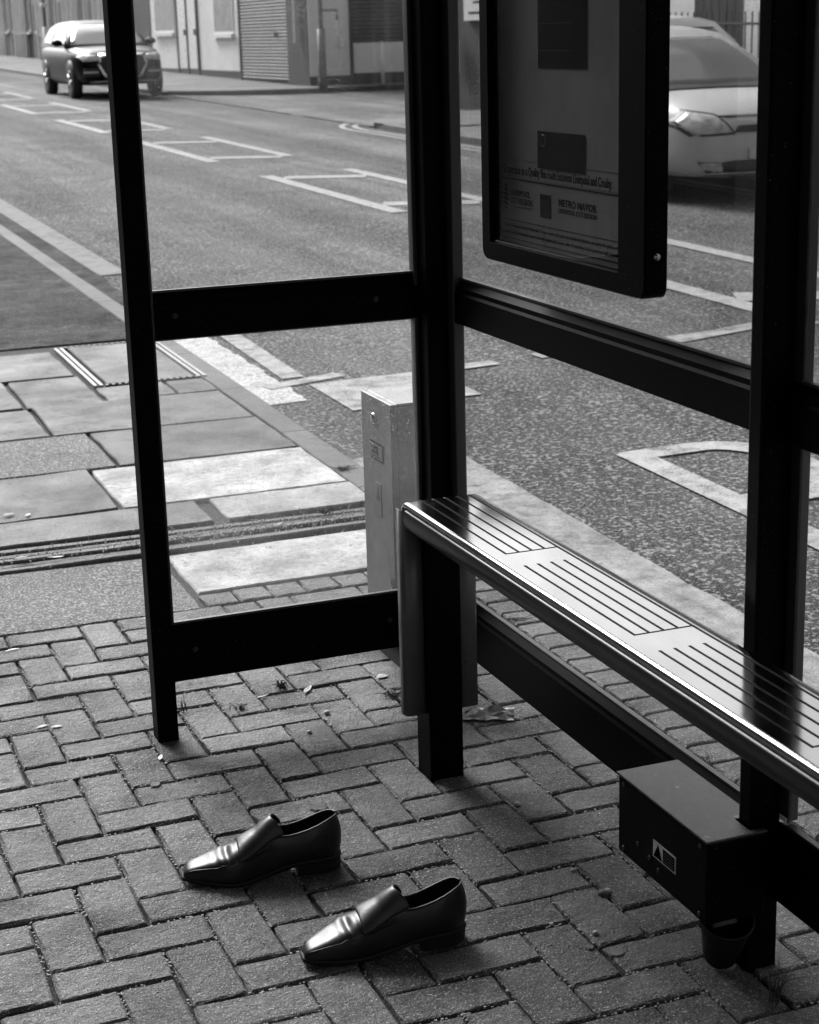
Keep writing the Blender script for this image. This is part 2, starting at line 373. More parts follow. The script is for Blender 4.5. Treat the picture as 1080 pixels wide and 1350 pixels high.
S = [(-1.3, .67, 1.645, 2.20, 'aggregate'), (.675, 1.50, 1.757, 2.175, 'slab_pale'),
     (-.9, -.1, 2.475, 2.75, 'slab_light'), (-.1, .93, 2.475, 2.75, 'slab_light'), (.97, 1.50, 2.475, 2.75, 'slab_pale'),
     (-1.2, -.1, 2.755, 3.325, 'slab_mid'), (-.1, .67, 2.755, 3.325, 'slab_light'), (.675, 1.50, 2.755, 3.325, 'slab_pale'),
     (-.9, .785, 3.33, 3.93, 'aggregate'), (.79, 1.50, 3.33, 3.93, 'slab_mid'),
     (-.8, .645, 3.935, 4.50, 'slab_mid'), (.65, 1.50, 3.935, 4.50, 'slab_mid'),
     (-.6, .63, 4.505, 5.17, 'slab_light'), (.64, .98, 4.505, 5.10, 'slab_mid'), (.99, 1.31, 4.505, 4.80, 'slab_light'), (1.315, 1.50, 4.505, 4.80, 'slab_light'),
     (-.4, .22, 5.18, 5.80, 'slab_mid'), (.23, .97, 5.12, 5.80, 'slab_light'), (-.6, .66, 5.81, 6.7, 'slab_light')]
for s_ in S: slab('paving_slab', *s_)
for i in range(3): slab('paving_slab', 1.292, 1.400, 1.73-(i+1)*.9, 1.73-i*.9, 'slab_light')
for i in range(5):                                           # drainage strip of thin upstanding ribs
    y0 = 2.215+i*.05; o = slab('drain_rib', -1.2, 1.48, y0, y0+.041, 'slab_mid' if i % 2 else 'slab_light', -.004-.004*(i % 2), .004, .0035)
bmd = bmesh.new()
for i in range(900):                                          # grit and crumbs lying in the strip
    x, y = rnd.uniform(.1, 1.48), rnd.gauss(2.34, .055); s_ = rnd.uniform(.0008, .0024)
    if x < .7 and rnd.random() < .6: continue
    bx(bmd, x-s_, x+s_, y-s_*.8, y+s_*.8, gz(y)-.004, gz(y)+s_*.7)
o = mesh_obj('grit', bmd, 'stone', pave); o['kind'] = 'stuff'
slab('asphalt_surface', -3.3, 1.51, 6.0, 60, 'path', -.002, .0, .0)
# inspection cover: concrete infill in a steel frame
mh = thing('inspection_cover', 'concrete-filled inspection cover with twin steel edges in the pavement', 'manhole cover', (1.25, 5.35, gz(5.35)))
o = slab('infill', 1.06, 1.475, 4.85, 5.84, 'slab_light', .002, .002, .001, .05, None); o.parent = mh; o.matrix_parent_inverse = Matrix.Translation((-1.25, -5.35, -gz(5.35)))
for x in (1.005, 1.032, 1.49, 1.517):
    bm = bmesh.new(); bx(bm, x-1.25-.008, x-1.25+.008, -.52, .5, -.03, .004); o = mesh_obj('steel_edge', bm, 'post_grey', mh)
    o.rotation_euler = (.0125, 0, 0)
for y in (-.515, .505):
    bm = bmesh.new()
    for i in range(15): bx(bm, -.20+i*.03, -.20+i*.03+.014, y-.012, y+.012, -.03, gz(5.35+y)-gz(5.35)+.0035)
    mesh_obj('serrated_edge', bm, 'black_edge', mh)
# kerb stones
def kerb(x0, x1, y0, y1, top=0., m='kerb'):
    bm = bmesh.new(); n = 4; rows = []
    sec = [(x0, -.3), (x0, -.004), (x0+.004, 0), (x1-.02, 0), (x1-.006, -.006), (x1, -.022), (x1+.01, -.3)]
    for i in range(n+1):
        y = y0+.003+(y1-y0-.006)*i/n; rows.append([(x + rnd.uniform(-.001, .001), y, gz(y)+top+z) for x, z in sec])
    V = gridmesh(bm, rows); bm.faces.new(V[0]); bm.faces.new(V[-1][::-1]); bmesh.ops.recalc_face_normals(bm, faces=bm.faces)
    return mesh_obj('kerb_stone', bm, m, pave)
y = 1.75
while y < 60:
    L = .92 if y < 14 else 4; kerb(1.505, 1.625, y, y+L, -.002 if y < 8 else -.004); y += L
for i in range(6): kerb(1.612, 1.735, 1.74-(i+1)*.915, 1.74-i*.915, .002)
far_p = [o for o in bpy.data.objects if o.name == 'far_pavement'][0]
for (ya, yb) in ((-30, 21.5), (36.2, 100)):
    bm = bmesh.new(); sec = [(RX1, -.3), (RX1+.01, -.005), (RX1+.03, .004), (RX1+.14, .004), (RX1+.14, -.3)]; ys = [ya, 1, yb] if ya < 1 else [ya, yb]
    V = gridmesh(bm, [[(x, yy, gz(yy)+z) for x, z in sec] for yy in ys]); bm.faces.new(V[0]); bm.faces.new(V[-1][::-1]); bmesh.ops.recalc_face_normals(bm, faces=bm.faces)
    mesh_obj('kerb_line', bm, 'kerb', far_p)
for sgn, cy in ((-1, 21.5), (1, 36.2)):                       # rounded kerbs into the side road
    bm = bmesh.new(); rows = []
    for k in range(13):
        a = math.pi/2*k/12; R_ = 3.0
        cx_, cy_ = RX1+.05+R_, cy
        p = lambda r: (cx_-r*math.cos(a), cy_ - sgn*(r*math.sin(a) - 0)) 
        rows.append([(*p(R_+.02), gz(cy)-.3), (*p(R_), gz(cy)-.01), (*p(R_-.02), gz(cy)+.006), (*p(R_-.15), gz(cy)+.006), (*p(R_-.15), gz(cy)-.3)])
    gridmesh(bm, rows); bmesh.ops.recalc_face_normals(bm, faces=bm.faces); mesh_obj('kerb_curve', bm, 'kerb', far_p)
    bm = bmesh.new(); cpt = [(RX1+.05+3-2.9*math.cos(math.pi/2*k/12), cy-sgn*2.9*math.sin(math.pi/2*k/12)) for k in range(13)]
    quadpts = cpt + [(14.0, cy-sgn*2.9), (14.0, cy + sgn*1.2), (RX1+.15, cy + sgn*1.2)]
    vs = [bm.verts.new((x, y_, gz(cy)+.003)) for x, y_ in quadpts]; f = bm.faces.new(vs); f.normal_update()
    if f.normal.z < 0: f.normal_flip()
    mesh_obj('corner_paving', bm, 'far_pave', far_p)

# ---- road surface dressings and markings
def patch_strip(name, pts_l, pts_r, m, dz=.004, parent=road):
    bm = bmesh.new(); rows = []
    for (a, b) in zip(pts_l, pts_r):
        r = []
        for i in range(5):
            k = i/4; x, y_ = a[0]+(b[0]-a[0])*k, a[1]+(b[1]-a[1])*k; r.append((x, y_, rz(x, y_)+dz))
        rows.append(r)
    gridmesh(bm, rows)
    for f in bm.faces:
        f.normal_update()
        if f.normal.z < 0: f.normal_flip()
    return mesh_obj(name, bm, m, parent)
def edgey(x, amp, y0, y1, st, seed):
    r = random.Random(seed); n = max(2, int((y1-y0)/st)); return [(x + r.uniform(-amp, amp), y0+(y1-y0)*i/n) for i in range(n+1)]
patch_strip('gutter_surface', edgey(1.60, 0, -4, 3.35, .12, 1), edgey(2.12, .007, -4, 3.35, .12, 2), 'gutter')
patch_strip('gutter_grit_glare', edgey(1.62, 0, 4.45, 6.9, .05, 3), edgey(1.90, .012, 4.45, 6.9, .05, 4), 'grit_glare')
patch_strip('gutter_surface', edgey(1.62, 0, 6.95, 40, .35, 5), edgey(1.85, .03, 6.95, 40, .35, 6), 'path')
def line(x0, y0, x1, y1, wd, m='paint', dz=.007, name='road_marking'):
    d = Vector((x1-x0, y1-y0)); L = d.length; d.normalize(); nn = Vector((-d.y, d.x))*wd/2; n = max(1, int(L/1.5))
    l_ = [(x0+d.x*L*i/n+nn.x, y0+d.y*L*i/n+nn.y) for i in range(n+1)]; r_ = [(x0+d.x*L*i/n-nn.x, y0+d.y*L*i/n-nn.y) for i in range(n+1)]
    return patch_strip(name, l_, r_, m, dz)
for k in range(-2, 9):
    y0 = 5.02+6*k; line(4.86, y0, 4.86, y0+3.95, .16, 'paint_new'); line(5.87, y0+.35, 5.87, y0+4.25, .15, 'paint_new')
for k in range(-3, 12):
    y0 = 11.72+2.95*k; line(4.97, y0, 5.76, y0-.33, .30, 'paint_new')
line(1.94, 8.85, 1.94, 60, .19, 'paint_kerb')
line(1.98, 4.95, 2.03, 6.6, .11, 'paint_pale'); line(1.80, 4.80, 2.20, 4.90, .10, 'paint_pale')
line(2.0, 4.45, 2.62, 4.45, .62, 'paint_pale', .0065); line(2.66, 4.74, 2.96, 4.76, .11, 'paint')
for i in range(3): line(3.2+i*.68, 4.80+.04*i, 3.55+i*.68, 4.83+.04*i, .13, 'paint_pale')
line(3.95, 4.79, 4.62, 4.98, .13, 'paint_pale')
for r_ in (0, 1):                                            # double lines curving into the side road
    pts = [(RX1-.22-.2*r_, -20)] + [(RX1-.22-.2*r_, 18+i) for i in range(4)] + [(RX1+3-(3.25+.2*r_)*math.cos(math.pi/2*k/8), 21.5+(3.25+.2*r_)*math.sin(math.pi/2*k/8)) for k in range(9)] + [(15, 24.75+.2*r_)]
    for (a, b) in zip(pts, pts[1:]):
        if a[1] < -10: continue
        line(a[0], a[1], b[0], b[1], .09, 'paint_new')
    line(RX1-.22-.2*r_, -20, RX1-.22-.2*r_, 18, .09, 'paint_new')
for i in range(5): line(8.75+.05*i, 25.6+i*1.3, 8.75+.05*i, 26.2+i*1.3, .16, 'paint_new', .012); line(9.1, 25.9+i*1.3, 9.1, 26.5+i*1.3, .16, 'paint_new', .012)
def stroke(pts, wd, m='paint', closed=False):
    n = len(pts); l_, r_ = [], []
    for i, p in enumerate(pts):
        a = Vector(pts[max(i-1, 0)]); b = Vector(pts[min(i+1, n-1)]); d = (b-a).normalized(); nn = Vector((-d.y, d.x))*wd/2
        l_.append((p[0]+nn.x, p[1]+nn.y)); r_.append((p[0]-nn.x, p[1]-nn.y))
    return patch_strip('road_lettering', l_, r_, m, .0075)
def arc(cx, cy, rx, ry, a0, a1, n=10): return [(cx+rx*math.cos(math.radians(a0+(a1-a0)*i/n)), cy+ry*math.sin(math.radians(a0+(a1-a0)*i/n))) for i in range(n+1)]
LX = 2.70; T_, B_ = 2.84, 1.24; W_ = .50
stroke([(LX, B_), (LX, 2.0), (LX, T_+.05)], .12)
stroke([(LX-.03, T_)] + arc(LX+W_-.22, T_-.36, .22, .36, 90, -90) + [(LX, T_-.74)], .13)
stroke([(LX, T_-.76)] + arc(LX+W_-.2, B_+.42, .24, .42, 90, -90) + [(LX-.03, B_)], .13)
LX2 = LX+.78
stroke([(LX2, T_)] + arc(LX2+.24, B_+.3, .24, .3, 180, 360) + [(LX2+.48, T_)], .12)
LX3 = LX2+.78
stroke(arc(LX3+.24, T_-.38, .24, .38, 20, 250, 12) + arc(LX3+.24, B_+.40, .24, .40, 80, -160, 12), .12)

# ================================================================== bus shelter
sh = thing('bus_shelter', 'black-framed glass bus shelter with dirty panes over the block paving', 'bus shelter', (1.0, .74, 0))
SH = Matrix.Translation((-1.0, -.74, 0))
def part(o, parent, inv): o.parent = parent; o.matrix_parent_inverse = inv; return o
def sbox(name, *a, **k): return part(box(name, *a, **k), sh, SH)
RT = 2.36
sbox('post', .317, .366, .728, .782, -.02, RT, 'black', bevel=.004, seg=2)
sbox('post', .996, 1.052, .690, .785, -.02, RT, 'black', bevel=.005, seg=2)
sbox('post', 1.010, 1.068, -.690, -.650, -.02, RT, 'black', bevel=.005, seg=2)
for yv in (-2.20, -3.70, -5.15): sbox('post', .986, 1.062, yv-.04, yv, -.02, RT, 'black', bevel=.005, seg=2)
sbox('glazing_bar', 1.046, 1.072, .655, .6895, .28, RT, 'alu', bevel=.002)
sbox('glazing_bar', 1.0685, 1.086, -.716, -.672, .28, RT, 'alu', bevel=.002)
sbox('glazing_bar', 1.0685, 1.082, -.668, -.640, .28, RT, 'black_edge', bevel=.002)
sbox('glazing_bar', .367, .374, .738, .770, .28, RT, 'alu', bevel=.002)
sbox('glazing_bar', .985, .9955, .742, .772, .28, RT, 'alu', bevel=.002)
# end panel rails with rounded top bead
def rail_x(name, x0, x1, yc, z0, z1, th=.03):
    bm = bmesh.new(); n = 6; h = th/2
    sec = [(yc-h, z0), (yc-h, z1-.028), (yc-h+.004, z1-.024), (yc-h+.004, z1-.012), (yc-h+.012, z1-.003), (yc, z1), (yc+h-.008, z1-.003), (yc+h, z1-.012), (yc+h, z0)]
    V = gridmesh(bm, [[(x, y_, z) for y_, z in sec] for x in (x0, x1)], close_v=True); bm.faces.new(V[0]); bm.faces.new(V[1][::-1]); bmesh.ops.recalc_face_normals(bm, faces=bm.faces)
    return part(mesh_obj(name, bm, 'black'), sh, SH)
def rail_y(name, y0, y1, xc, z0, z1, th=.035):
    bm = bmesh.new(); h = th/2
    sec = [(xc-h, z0), (xc-h, z1-.030), (xc-h+.004, z1-.024), (xc-h+.004, z1-.014), (xc-h+.014, z1-.003), (xc, z1), (xc+h-.008, z1-.003), (xc+h, z1-.012), (xc+h, z0)]
    V = gridmesh(bm, [[(x, y_, z) for x, z in sec] for y_ in (y0, y1)], close_v=True); bm.faces.new(V[0]); bm.faces.new(V[1][::-1]); bmesh.ops.recalc_face_normals(bm, faces=bm.faces)
    return part(mesh_obj(name, bm, 'black'), sh, SH)
rail_x('rail', .3665, .9955, .756, .935, 1.036); rail_x('rail', .3665, .9955, .756, .138, .273)
for (a, b) in ((.6895, -.6495), (-.6905, -2.1995), (-2.2405, -3.6995), (-3.7405, -5.1495)):
    rail_y('rail', b, a, 1.066, .930, 1.026); rail_y('rail', b, a, 1.066, .138, .270)
for zz in (1.0385, .9325, .2755): sbox('gasket', .372, .985, .752, .762, zz-.0025, zz+.003, 'alu')
for (a, b) in ((.655, -.640), (-.716, -2.19), (-2.25, -3.69), (-3.75, -5.14)):
    for zz in (1.0290, .9275, .2725): sbox('gasket', 1.062, 1.073, b, a, zz-.0025, zz+.003, 'alu')
for (z0, z1, m) in ((.2725, .936, 'glass'), (1.036, RT-.02, 'glass_up')): sbox('glass_pane', .373, .986, .7535, .7595, z0, z1, m)
for (a, b) in ((.654, -.639), (-.717, -2.195), (-2.245, -3.695), (-3.745, -5.145)):
    for (z0, z1, m) in ((.2695, .931, 'glass'), (1.026, RT-.02, 'glass_up')): sbox('glass_pane', 1.0645, 1.0705, b, a, z0, z1, m)
sbox('roof', -.15, 1.14, -5.25, .90, RT, RT+.06, 'black', bevel=.01, seg=2)  # unseen roof, run back over added bays to shade the floor
sbox('roof_beam', .30, .38, -5.2, .80, RT-.06, RT-.002, 'black')
for (x, y_, z) in ((.371+.05, .7405, .985), (.89, .7405, .985), (.42, .7405, .21), (.9, .7405, .21)):
    bm = bmesh.new(); lathe(bm, [(0, -.002), (.006, -.002), (.007, .001), (.007, .004)], 10, 'y'); bmesh.ops.translate(bm, vec=(x, y_, z), verts=bm.verts); part(mesh_obj('bolt', bm, 'black_edge'), sh, SH)

# ---- bench: pressed steel seat with drainage grooves, its end folded down
SX0, SX1, SZ, SYE, SYN = .766, .937, .630, .305, -2.15
bn = thing('bench', 'shiny stainless steel perch bench with ribbed seat beside the back glass', 'bench', (.85, .31, 0))
BN = Matrix.Translation((-.85, -.31, 0))
def seat_profile():                                          # across X: rolled front edge, grooved top, small back lip
    p = []
    p += [(SX0+.012, SZ-.052), (SX0+.002, SZ-.050), (SX0, SZ-.044)]
    for k in range(7):
        a = math.radians(180-k*15); p.append((SX0+.026+.026*math.cos(a), SZ-.024+.024*math.sin(a)))
    return p
bm = bmesh.new()
front = [(SX0+.012, SZ-.016), (SX0+.006, SZ-.012)] + [(SX0+.012-.008*math.cos(math.radians(a)), SZ-.008+.008*math.sin(math.radians(a))) for a in (0, 18, 36, 54, 72, 90)] + [(SX0+.014, SZ), (SX0+.030, SZ)]
grooves = [SX0+.043+.0265*i for i in range(5)]
def prof(mode):                                              # mode 1: grooved, 0: plain
    p = list(front)
    for i, g in enumerate(grooves):
        d = .0042 if mode else 0
        last = i == 4
        if last: d = .0042
        p += [(g-.0030, SZ), (g-.0016, SZ-d), (g+.0016, SZ-d), (g+.0030, SZ)]
    p += [(SX1-.006, SZ), (SX1-.001, SZ-.002), (SX1, SZ-.007), (SX1, SZ-.030), (SX1-.004, SZ-.034)]
    return p
rows = []; yy = SYE-.05
segs = []; y_ = SYE-.025
GY = [(SYE-.030, -.150), (-.230, -.650), (-.730, -1.150), (-1.230, -1.650)]
stations = [(v - (.0005 if (i == 0 and k) else 0), 1) if True else 0 for k, g_ in enumerate(GY) for i, v in enumerate(g_)]
stations = sorted(stations + [(-.1505, 0), (-.230, 0), (-.6505, 0), (-.730, 0), (-1.1505, 0), (-1.230, 0), (-1.6505, 0), (SYN, 0)], key=lambda q: -q[0])
P1, P0 = prof(1), prof(0)
for (sy, md) in stations: rows.append([(x, sy, z) for x, z in (P1 if md else P0)])
# fold over the far end: sweep the profile round a 30 mm bend then down
R_ = .030
fold = []
for k in range(1, 7):
    a = math.radians(15*k)
    fold.append([(x, SYE-R_+(R_-(SZ-z))*math.sin(a) if True else 0, SZ-R_+(R_-(SZ-z))*math.cos(a)) for x, z in [(x, max(z, SZ-.024)) for x, z in P0]])
allrows = fold[::-1] + rows
gridmesh(bm, allrows); bmesh.ops.recalc_face_normals(bm, faces=bm.faces)
for f in bm.faces: f.smooth = True
o = mesh_obj('seat', bm, 'steel'); part(o, bn, BN)
md = o.modifiers.new('thickness', 'SOLIDIFY'); md.thickness = .002; md.offset = -1
for p_ in o.data.polygons: p_.use_smooth = True
md = o.modifiers.new('edges', 'EDGE_SPLIT'); md.split_angle = math.radians(28)
for i, g in enumerate(grooves[:4]):                          # dark strips filling the grooves
    for (a, b) in GY:
        bm = bmesh.new(); bx(bm, g-.0021, g+.0021, b, a, SZ-.0041, SZ-.0006); part(mesh_obj('groove_fill', bm, 'dkgroove'), bn, BN)
for (a, b) in GY: part(box('cross_joint', grooves[0]-.002, grooves[4]+.002, b-.0022, b+.0020, SZ-.0010, SZ+.0004, 'dkgroove'), bn, BN)
part(box('groove_fill', grooves[4]-.0021, grooves[4]+.0021, SYN, SYE-.03, SZ-.0041, SZ-.0006, 'dkgroove'), bn, BN)
# inner leaf of the folded end, steel with shade put into its colour
for (a, b, ra) in ((SX0+.001, .8105, 1), (.8925, SX1-.001, 0)):      # folded-down end in two strips beside the leg
    bm = bmesh.new(); sec = [(a, SYE+.012), (a, SYE-.006), (a+.003, SYE-.013), (a+.010, SYE-.016), (b-.002, SYE-.016), (b, SYE-.013)] if ra else [(a, SYE-.013), (a+.002, SYE-.016), (b-.010, SYE-.016), (b-.003, SYE-.013), (b, SYE-.006), (b, SYE+.012)]
    gridmesh(bm, [[(x, y_, z) for x, y_ in sec] for z in (.150, SZ-.020)]); o = part(mesh_obj('end_strip', bm, 'steel_shaded', None, True), bn, BN); md = o.modifiers.new('t', 'SOLIDIFY'); md.thickness = .002
for yv in (.307, -1.75): part(box('leg', .8115, .889, yv-.04, yv+.04, -.02, SZ-.047, 'black', bevel=.005, seg=2), bn, BN)
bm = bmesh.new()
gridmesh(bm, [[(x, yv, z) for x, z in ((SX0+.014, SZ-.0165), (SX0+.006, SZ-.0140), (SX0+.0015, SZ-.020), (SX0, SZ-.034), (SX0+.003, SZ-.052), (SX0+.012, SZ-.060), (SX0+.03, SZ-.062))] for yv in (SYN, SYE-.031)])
part(mesh_obj('shaded_lip', bm, 'lip_shade', None, True), bn, BN)  # front lip of the seat, its dark reflection given as colour
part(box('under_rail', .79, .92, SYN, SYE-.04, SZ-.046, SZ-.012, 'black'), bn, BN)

# ---- timetable case on the back glass
CX0, CX1, CYF, CYN, CZ0, CZ1 = .992, 1.036, .362, -.337, 1.113, 2.05
tc = thing('timetable_case', 'black poster case with printed notice hung on the back glass', 'poster case', (1.01, 0, CZ0))
TC = Matrix.Translation((-1.01, 0, -CZ0))
def frame_ring(name, x0, x1, yf, yn, z0, z1, iyf, iyn, iz0, iz1, rad, m):
    def rr(y0, y1, za, zb, r, n=6):
        pts = []
        for cy, cz, a0 in ((y1-r, zb-r, 0), (y0+r, zb-r, 90), (y0+r, za+r, 180), (y1-r, za+r, 270)):
            for k in range(n+1):
                a = math.radians(a0+90*k/n); pts.append((cy+r*math.cos(a), cz+r*math.sin(a)))
        return pts
    o_ = rr(yn, yf, z0, z1, rad); i_ = rr(iyn, iyf, iz0, iz1, .004); bm = bmesh.new()
    rows = [[(x1, *p) for p in o_], [(x0+.003, *p) for p in o_], [(x0, *p) for p in rr(yn+.003, yf-.003, z0+.003, z1-.003, rad)], [(x0, *p) for p in i_], [(x0+.012, *p) for p in i_], [(x1, *p) for p in i_]]
    gridmesh(bm, rows, close_v=True); gridmesh(bm, [rows[-1], rows[0]], close_v=True)
    bmesh.ops.remove_doubles(bm, verts=bm.verts, dist=1e-5); bmesh.ops.recalc_face_normals(bm, faces=bm.faces)
    return mesh_obj(name, bm, m)
part(frame_ring('frame', CX0, CX1, CYF, CYN, CZ0, CZ1, .322, -.240, 1.150, CZ1-.05, .022, 'black'), tc, TC)
part(box('back_board', 1.027, 1.034, CYN+.01, CYF-.01, CZ0+.01, CZ1-.01, 'black'), tc, TC)
pp = part(box('poster', 1.0225, 1.0265, -.262, .34, CZ0+.012, CZ1-.05, 'paper'), tc, TC)
part(box('glass_pane', 1.0010, 1.0040, -.2398, .3218, 1.1502, CZ1-.0502, 'glass_case'), tc, TC)
part(box('bright_bead', .9985, 1.0008, -.239, .321, 1.1525, 1.1550, 'steel'), tc, TC)
def PM(y_, z): return Matrix(((0, 0, -1, 1.0222), (-1, 0, 0, y_), (0, 1, 0, z), (0, 0, 0, 1)))
def ptext(s, y_, z, size, width=None, m='ink', bold=0.):
    y_ += .021; z -= .002; o = text('lettering', s, size, PM(y_, z), m, None, width, bold); part(o, tc, TC); return o
def pbox(y1, y0, z0, z1, m='ink', x=1.0222):
    if y1 < .3: y1 += .021; y0 += .021
    return part(box('printed_panel', x-.0005, x, y0, y1, z0, z1, m), tc, TC)
Z0 = 1.147
ptext('Route 53 operates as a Quality Bus route between Liverpool and Crosby.', .345, 1.2925, .0245, .524, bold=.0004)
pbox(.335, -.255, 1.3185, 1.3193, 'ink_grey'); pbox(.335, -.255, 1.278, 1.2806); pbox(.335, -.255, 1.2835, 1.2840, 'ink_grey')
for i, (rr_, zz) in enumerate(((.008, 0), (.013, .009), (.015, .018), (.015, .027), (.013, .036), (.008, .044))):
    bm = bmesh.new(); pts = [(1.0217, .304+rr_*math.cos(a), 1.2205+zz+.0035*math.sin(a)+.002*math.cos(a)) for a in [2*math.pi*k/16 for k in range(16)]]
    bm.faces.new([bm.verts.new(p) for p in pts]); part(mesh_obj('emblem_stripe', bm, 'ink'), tc, TC)
ptext('LIVERPOOL', .262, 1.2490, .0165, .094, bold=.0004); ptext('CITY REGION', .262, 1.2335, .0165, .104, bold=.0004); ptext('COMBINED AUTHORITY', .262, 1.2245, .0075, .104, 'ink_grey')
pbox(.121, .073, 1.2140, 1.2590)
ptext('METRO MAYOR', .040, 1.2440, .0190, .158, bold=.0005); ptext('LIVERPOOL CITY REGION', .040, 1.2310, .0125, .160, bold=.0002)
pbox(.335, -.255, 1.1965, 1.1977); pbox(.335, -.255, 1.1590, 1.1602)
ptext('PUBLICITY: This poster has been produced by Merseytravel. The times shown on this poster are scheduled bus departure times and are for guidance only. Every effort', .345, 1.1850, .0095, .60)
ptext('has been made to ensure that all of the information is correct at the time of going to print. However, neither Merseytravel nor the bus operators are legally responsible for any errors', .345, 1.1715, .0095, .60)
pbox(.130, -.075, 1.3085, 1.3800, 'poster_dark', 1.0216)
bm = bmesh.new(); tube(bm, [(1.0208, .126+.012*math.cos(a), 1.362+.011*math.sin(a)) for a in [2*math.pi*k/12 for k in range(13)]], .0012, 5, False); part(mesh_obj('printed_ring', bm, 'ink_grey'), tc, TC)
pbox(.125, -.080, 1.498, 1.80, 'poster_dark', 1.0216)
for k in range(5): pbox(.12, -.02, 1.53+k*.05, 1.5306+k*.05, 'ink_grey', 1.0209)
bm = bmesh.new(); lathe(bm, [(0, -.004), (.0035, -.004), (.0045, -.002), (.0060, -.002), (.0065, .002)], 12, 'y'); bmesh.ops.translate(bm, vec=(1.016, CYN, 1.187), verts=bm.verts); part(mesh_obj('lock', bm, 'steel', None, True), tc, TC)

# ---- electrical box under the bench
eb = thing('electrical_box', 'black steel electrical box with warning sticker under the bench', 'electrical box', (.97, -.54, .112))
EB = Matrix.Translation((-.97, .54, -.112))
def notched(name, e, z0, z1, m, bev):
    pts = [(.920-e, -.388+e), (1.045, -.388+e), (1.045, -.646), (1.007, -.646), (1.007, -.6925), (1.034, -.6925), (1.034, -.702-e), (.920-e, -.702-e)]
    bm = bmesh.new(); V = gridmesh(bm, [[(x, y_, z) for x, y_ in pts] for z in (z0, z1)], close_v=True); bm.faces.new(V[0]); bm.faces.new(V[1][::-1]); bmesh.ops.recalc_face_normals(bm, faces=bm.faces)
    o = part(mesh_obj(name, bm, m), eb, EB); md = o.modifiers.new('bevel', 'BEVEL'); md.width = bev; md.segments = 2; return o
notched('body', 0, .112, .262, 'box_paint', .004); notched('lid', .003, .2625, .2675, 'box_top', .0018)
part(box('sticker', .9188, .9198, -.600, -.521, .160, .192, 'sticker'), eb, EB)
bm = bmesh.new(); bm.faces.new([bm.verts.new(p) for p in ((.9183, -.5235, .1625), (.9183, -.5550, .1625), (.9183, -.5393, .1895))]); part(mesh_obj('warning_triangle', bm, 'ink'), eb, EB)
part(box('warning_panel', .9180, .9184, -.5970, -.5570, .1630, .1890, 'ink'), eb, EB)
for k in range(4): part(box('sticker_line', .9176, .9179, -.594, -.560, .1665+k*.0055, .1680+k*.0055, 'ink_grey'), eb, EB)
part(box('lid_seam', .9168, .9178, -.702, -.388, .2585, .2600, 'dkgroove'), eb, EB)
for (yv, zv) in ((-.41, .25), (-.68, .25), (-.41, .125), (-.68, .125), (-.465, .158), (-.508, .150), (-.54, .140)):
    bm = bmesh.new(); lathe(bm, [(0, -.002), (.004, -.002), (.005, 0)], 10, 'y'); bmesh.ops.rotate(bm, cent=(0, 0, 0), matrix=Matrix.Rotation(-math.pi/2, 3, 'Z'), verts=bm.verts); bmesh.ops.translate(bm, vec=(.9195, yv, zv), verts=bm.verts); part(mesh_obj('rivet', bm, 'black_edge'), eb, EB)

# ---- feeder pillar behind the end panel
fp = thing('feeder_pillar', 'slim galvanised steel service pillar with lock behind the shelter end panel', 'utility cabinet', (1.05, 1.03, 0))
FP = Matrix.Translation((-1.05, -1.03, 0))
part(box('body', 1.008, 1.128, .945, 1.150, -.02, .682, 'galv', bevel=.004, seg=2), fp, FP)
dr = part(box('door', .990, 1.0065, .938, 1.152, .06, .690, 'galv', bevel=.003, seg=2), fp, FP)
part(box('lid', 1.008, 1.130, .943, 1.152, .6825, .690, 'galv', bevel=.002), fp, FP)
part(box('plinth', 1.0, 1.132, .938, 1.156, -.03, .055, 'plinth', bevel=.004), fp, FP)
def face_x(o_list): return o_list
bm = bmesh.new(); lathe(bm, [(0, -.007), (.008, -.007), (.013, -.005), (.0145, 0)], 16, 'y'); bmesh.ops.rotate(bm, cent=(0, 0, 0), matrix=Matrix.Rotation(-math.pi/2, 3, 'Z'), verts=bm.verts); bmesh.ops.translate(bm, vec=(.990, 1.058, .635), verts=bm.verts); part(mesh_obj('lock', bm, 'steel', None, True), fp, FP)
part(box('badge', .9878, .9896, .996, 1.088, .530, .575, 'ink'), fp, FP); part(box('badge_plate', .9870, .9877, 1.0, 1.084, .534, .571, 'galv'), fp, FP)
def FM(y_, z, x=.9868): return Matrix(((0, 0, -1, x), (-1, 0, 0, y_), (0, 1, 0, z), (0, 0, 0, 1)))
part(text('lettering', 'LUCEL', .028, FM(1.076, .546), 'ink', None, .052, .0006), fp, FP); part(box('badge_rule', .9864, .9868, 1.01, 1.07, .5385, .541, 'ink'), fp, FP)
part(box('sticker', .9885, .9895, 1.020, 1.062, .385, .470, 'galv'), fp, FP)
bm = bmesh.new(); bm.faces.new([bm.verts.new(p) for p in ((.9880, 1.055, .425), (.9880, 1.027, .425), (.9880, 1.041, .465))]); part(mesh_obj('warning_triangle', bm, 'ink_grey'), fp, FP)
part(box('padlock', .984, .992, .945, .962, .200, .222, 'steel', bevel=.003), fp, FP)
bm = bmesh.new(); tube(bm, [(.988, .948, .222), (.988, .948, .234), (.988, .9535, .240), (.988, .959, .234), (.988, .959, .222)], .0022, 6); part(mesh_obj('padlock_shackle', bm, 'steel'), fp, FP)

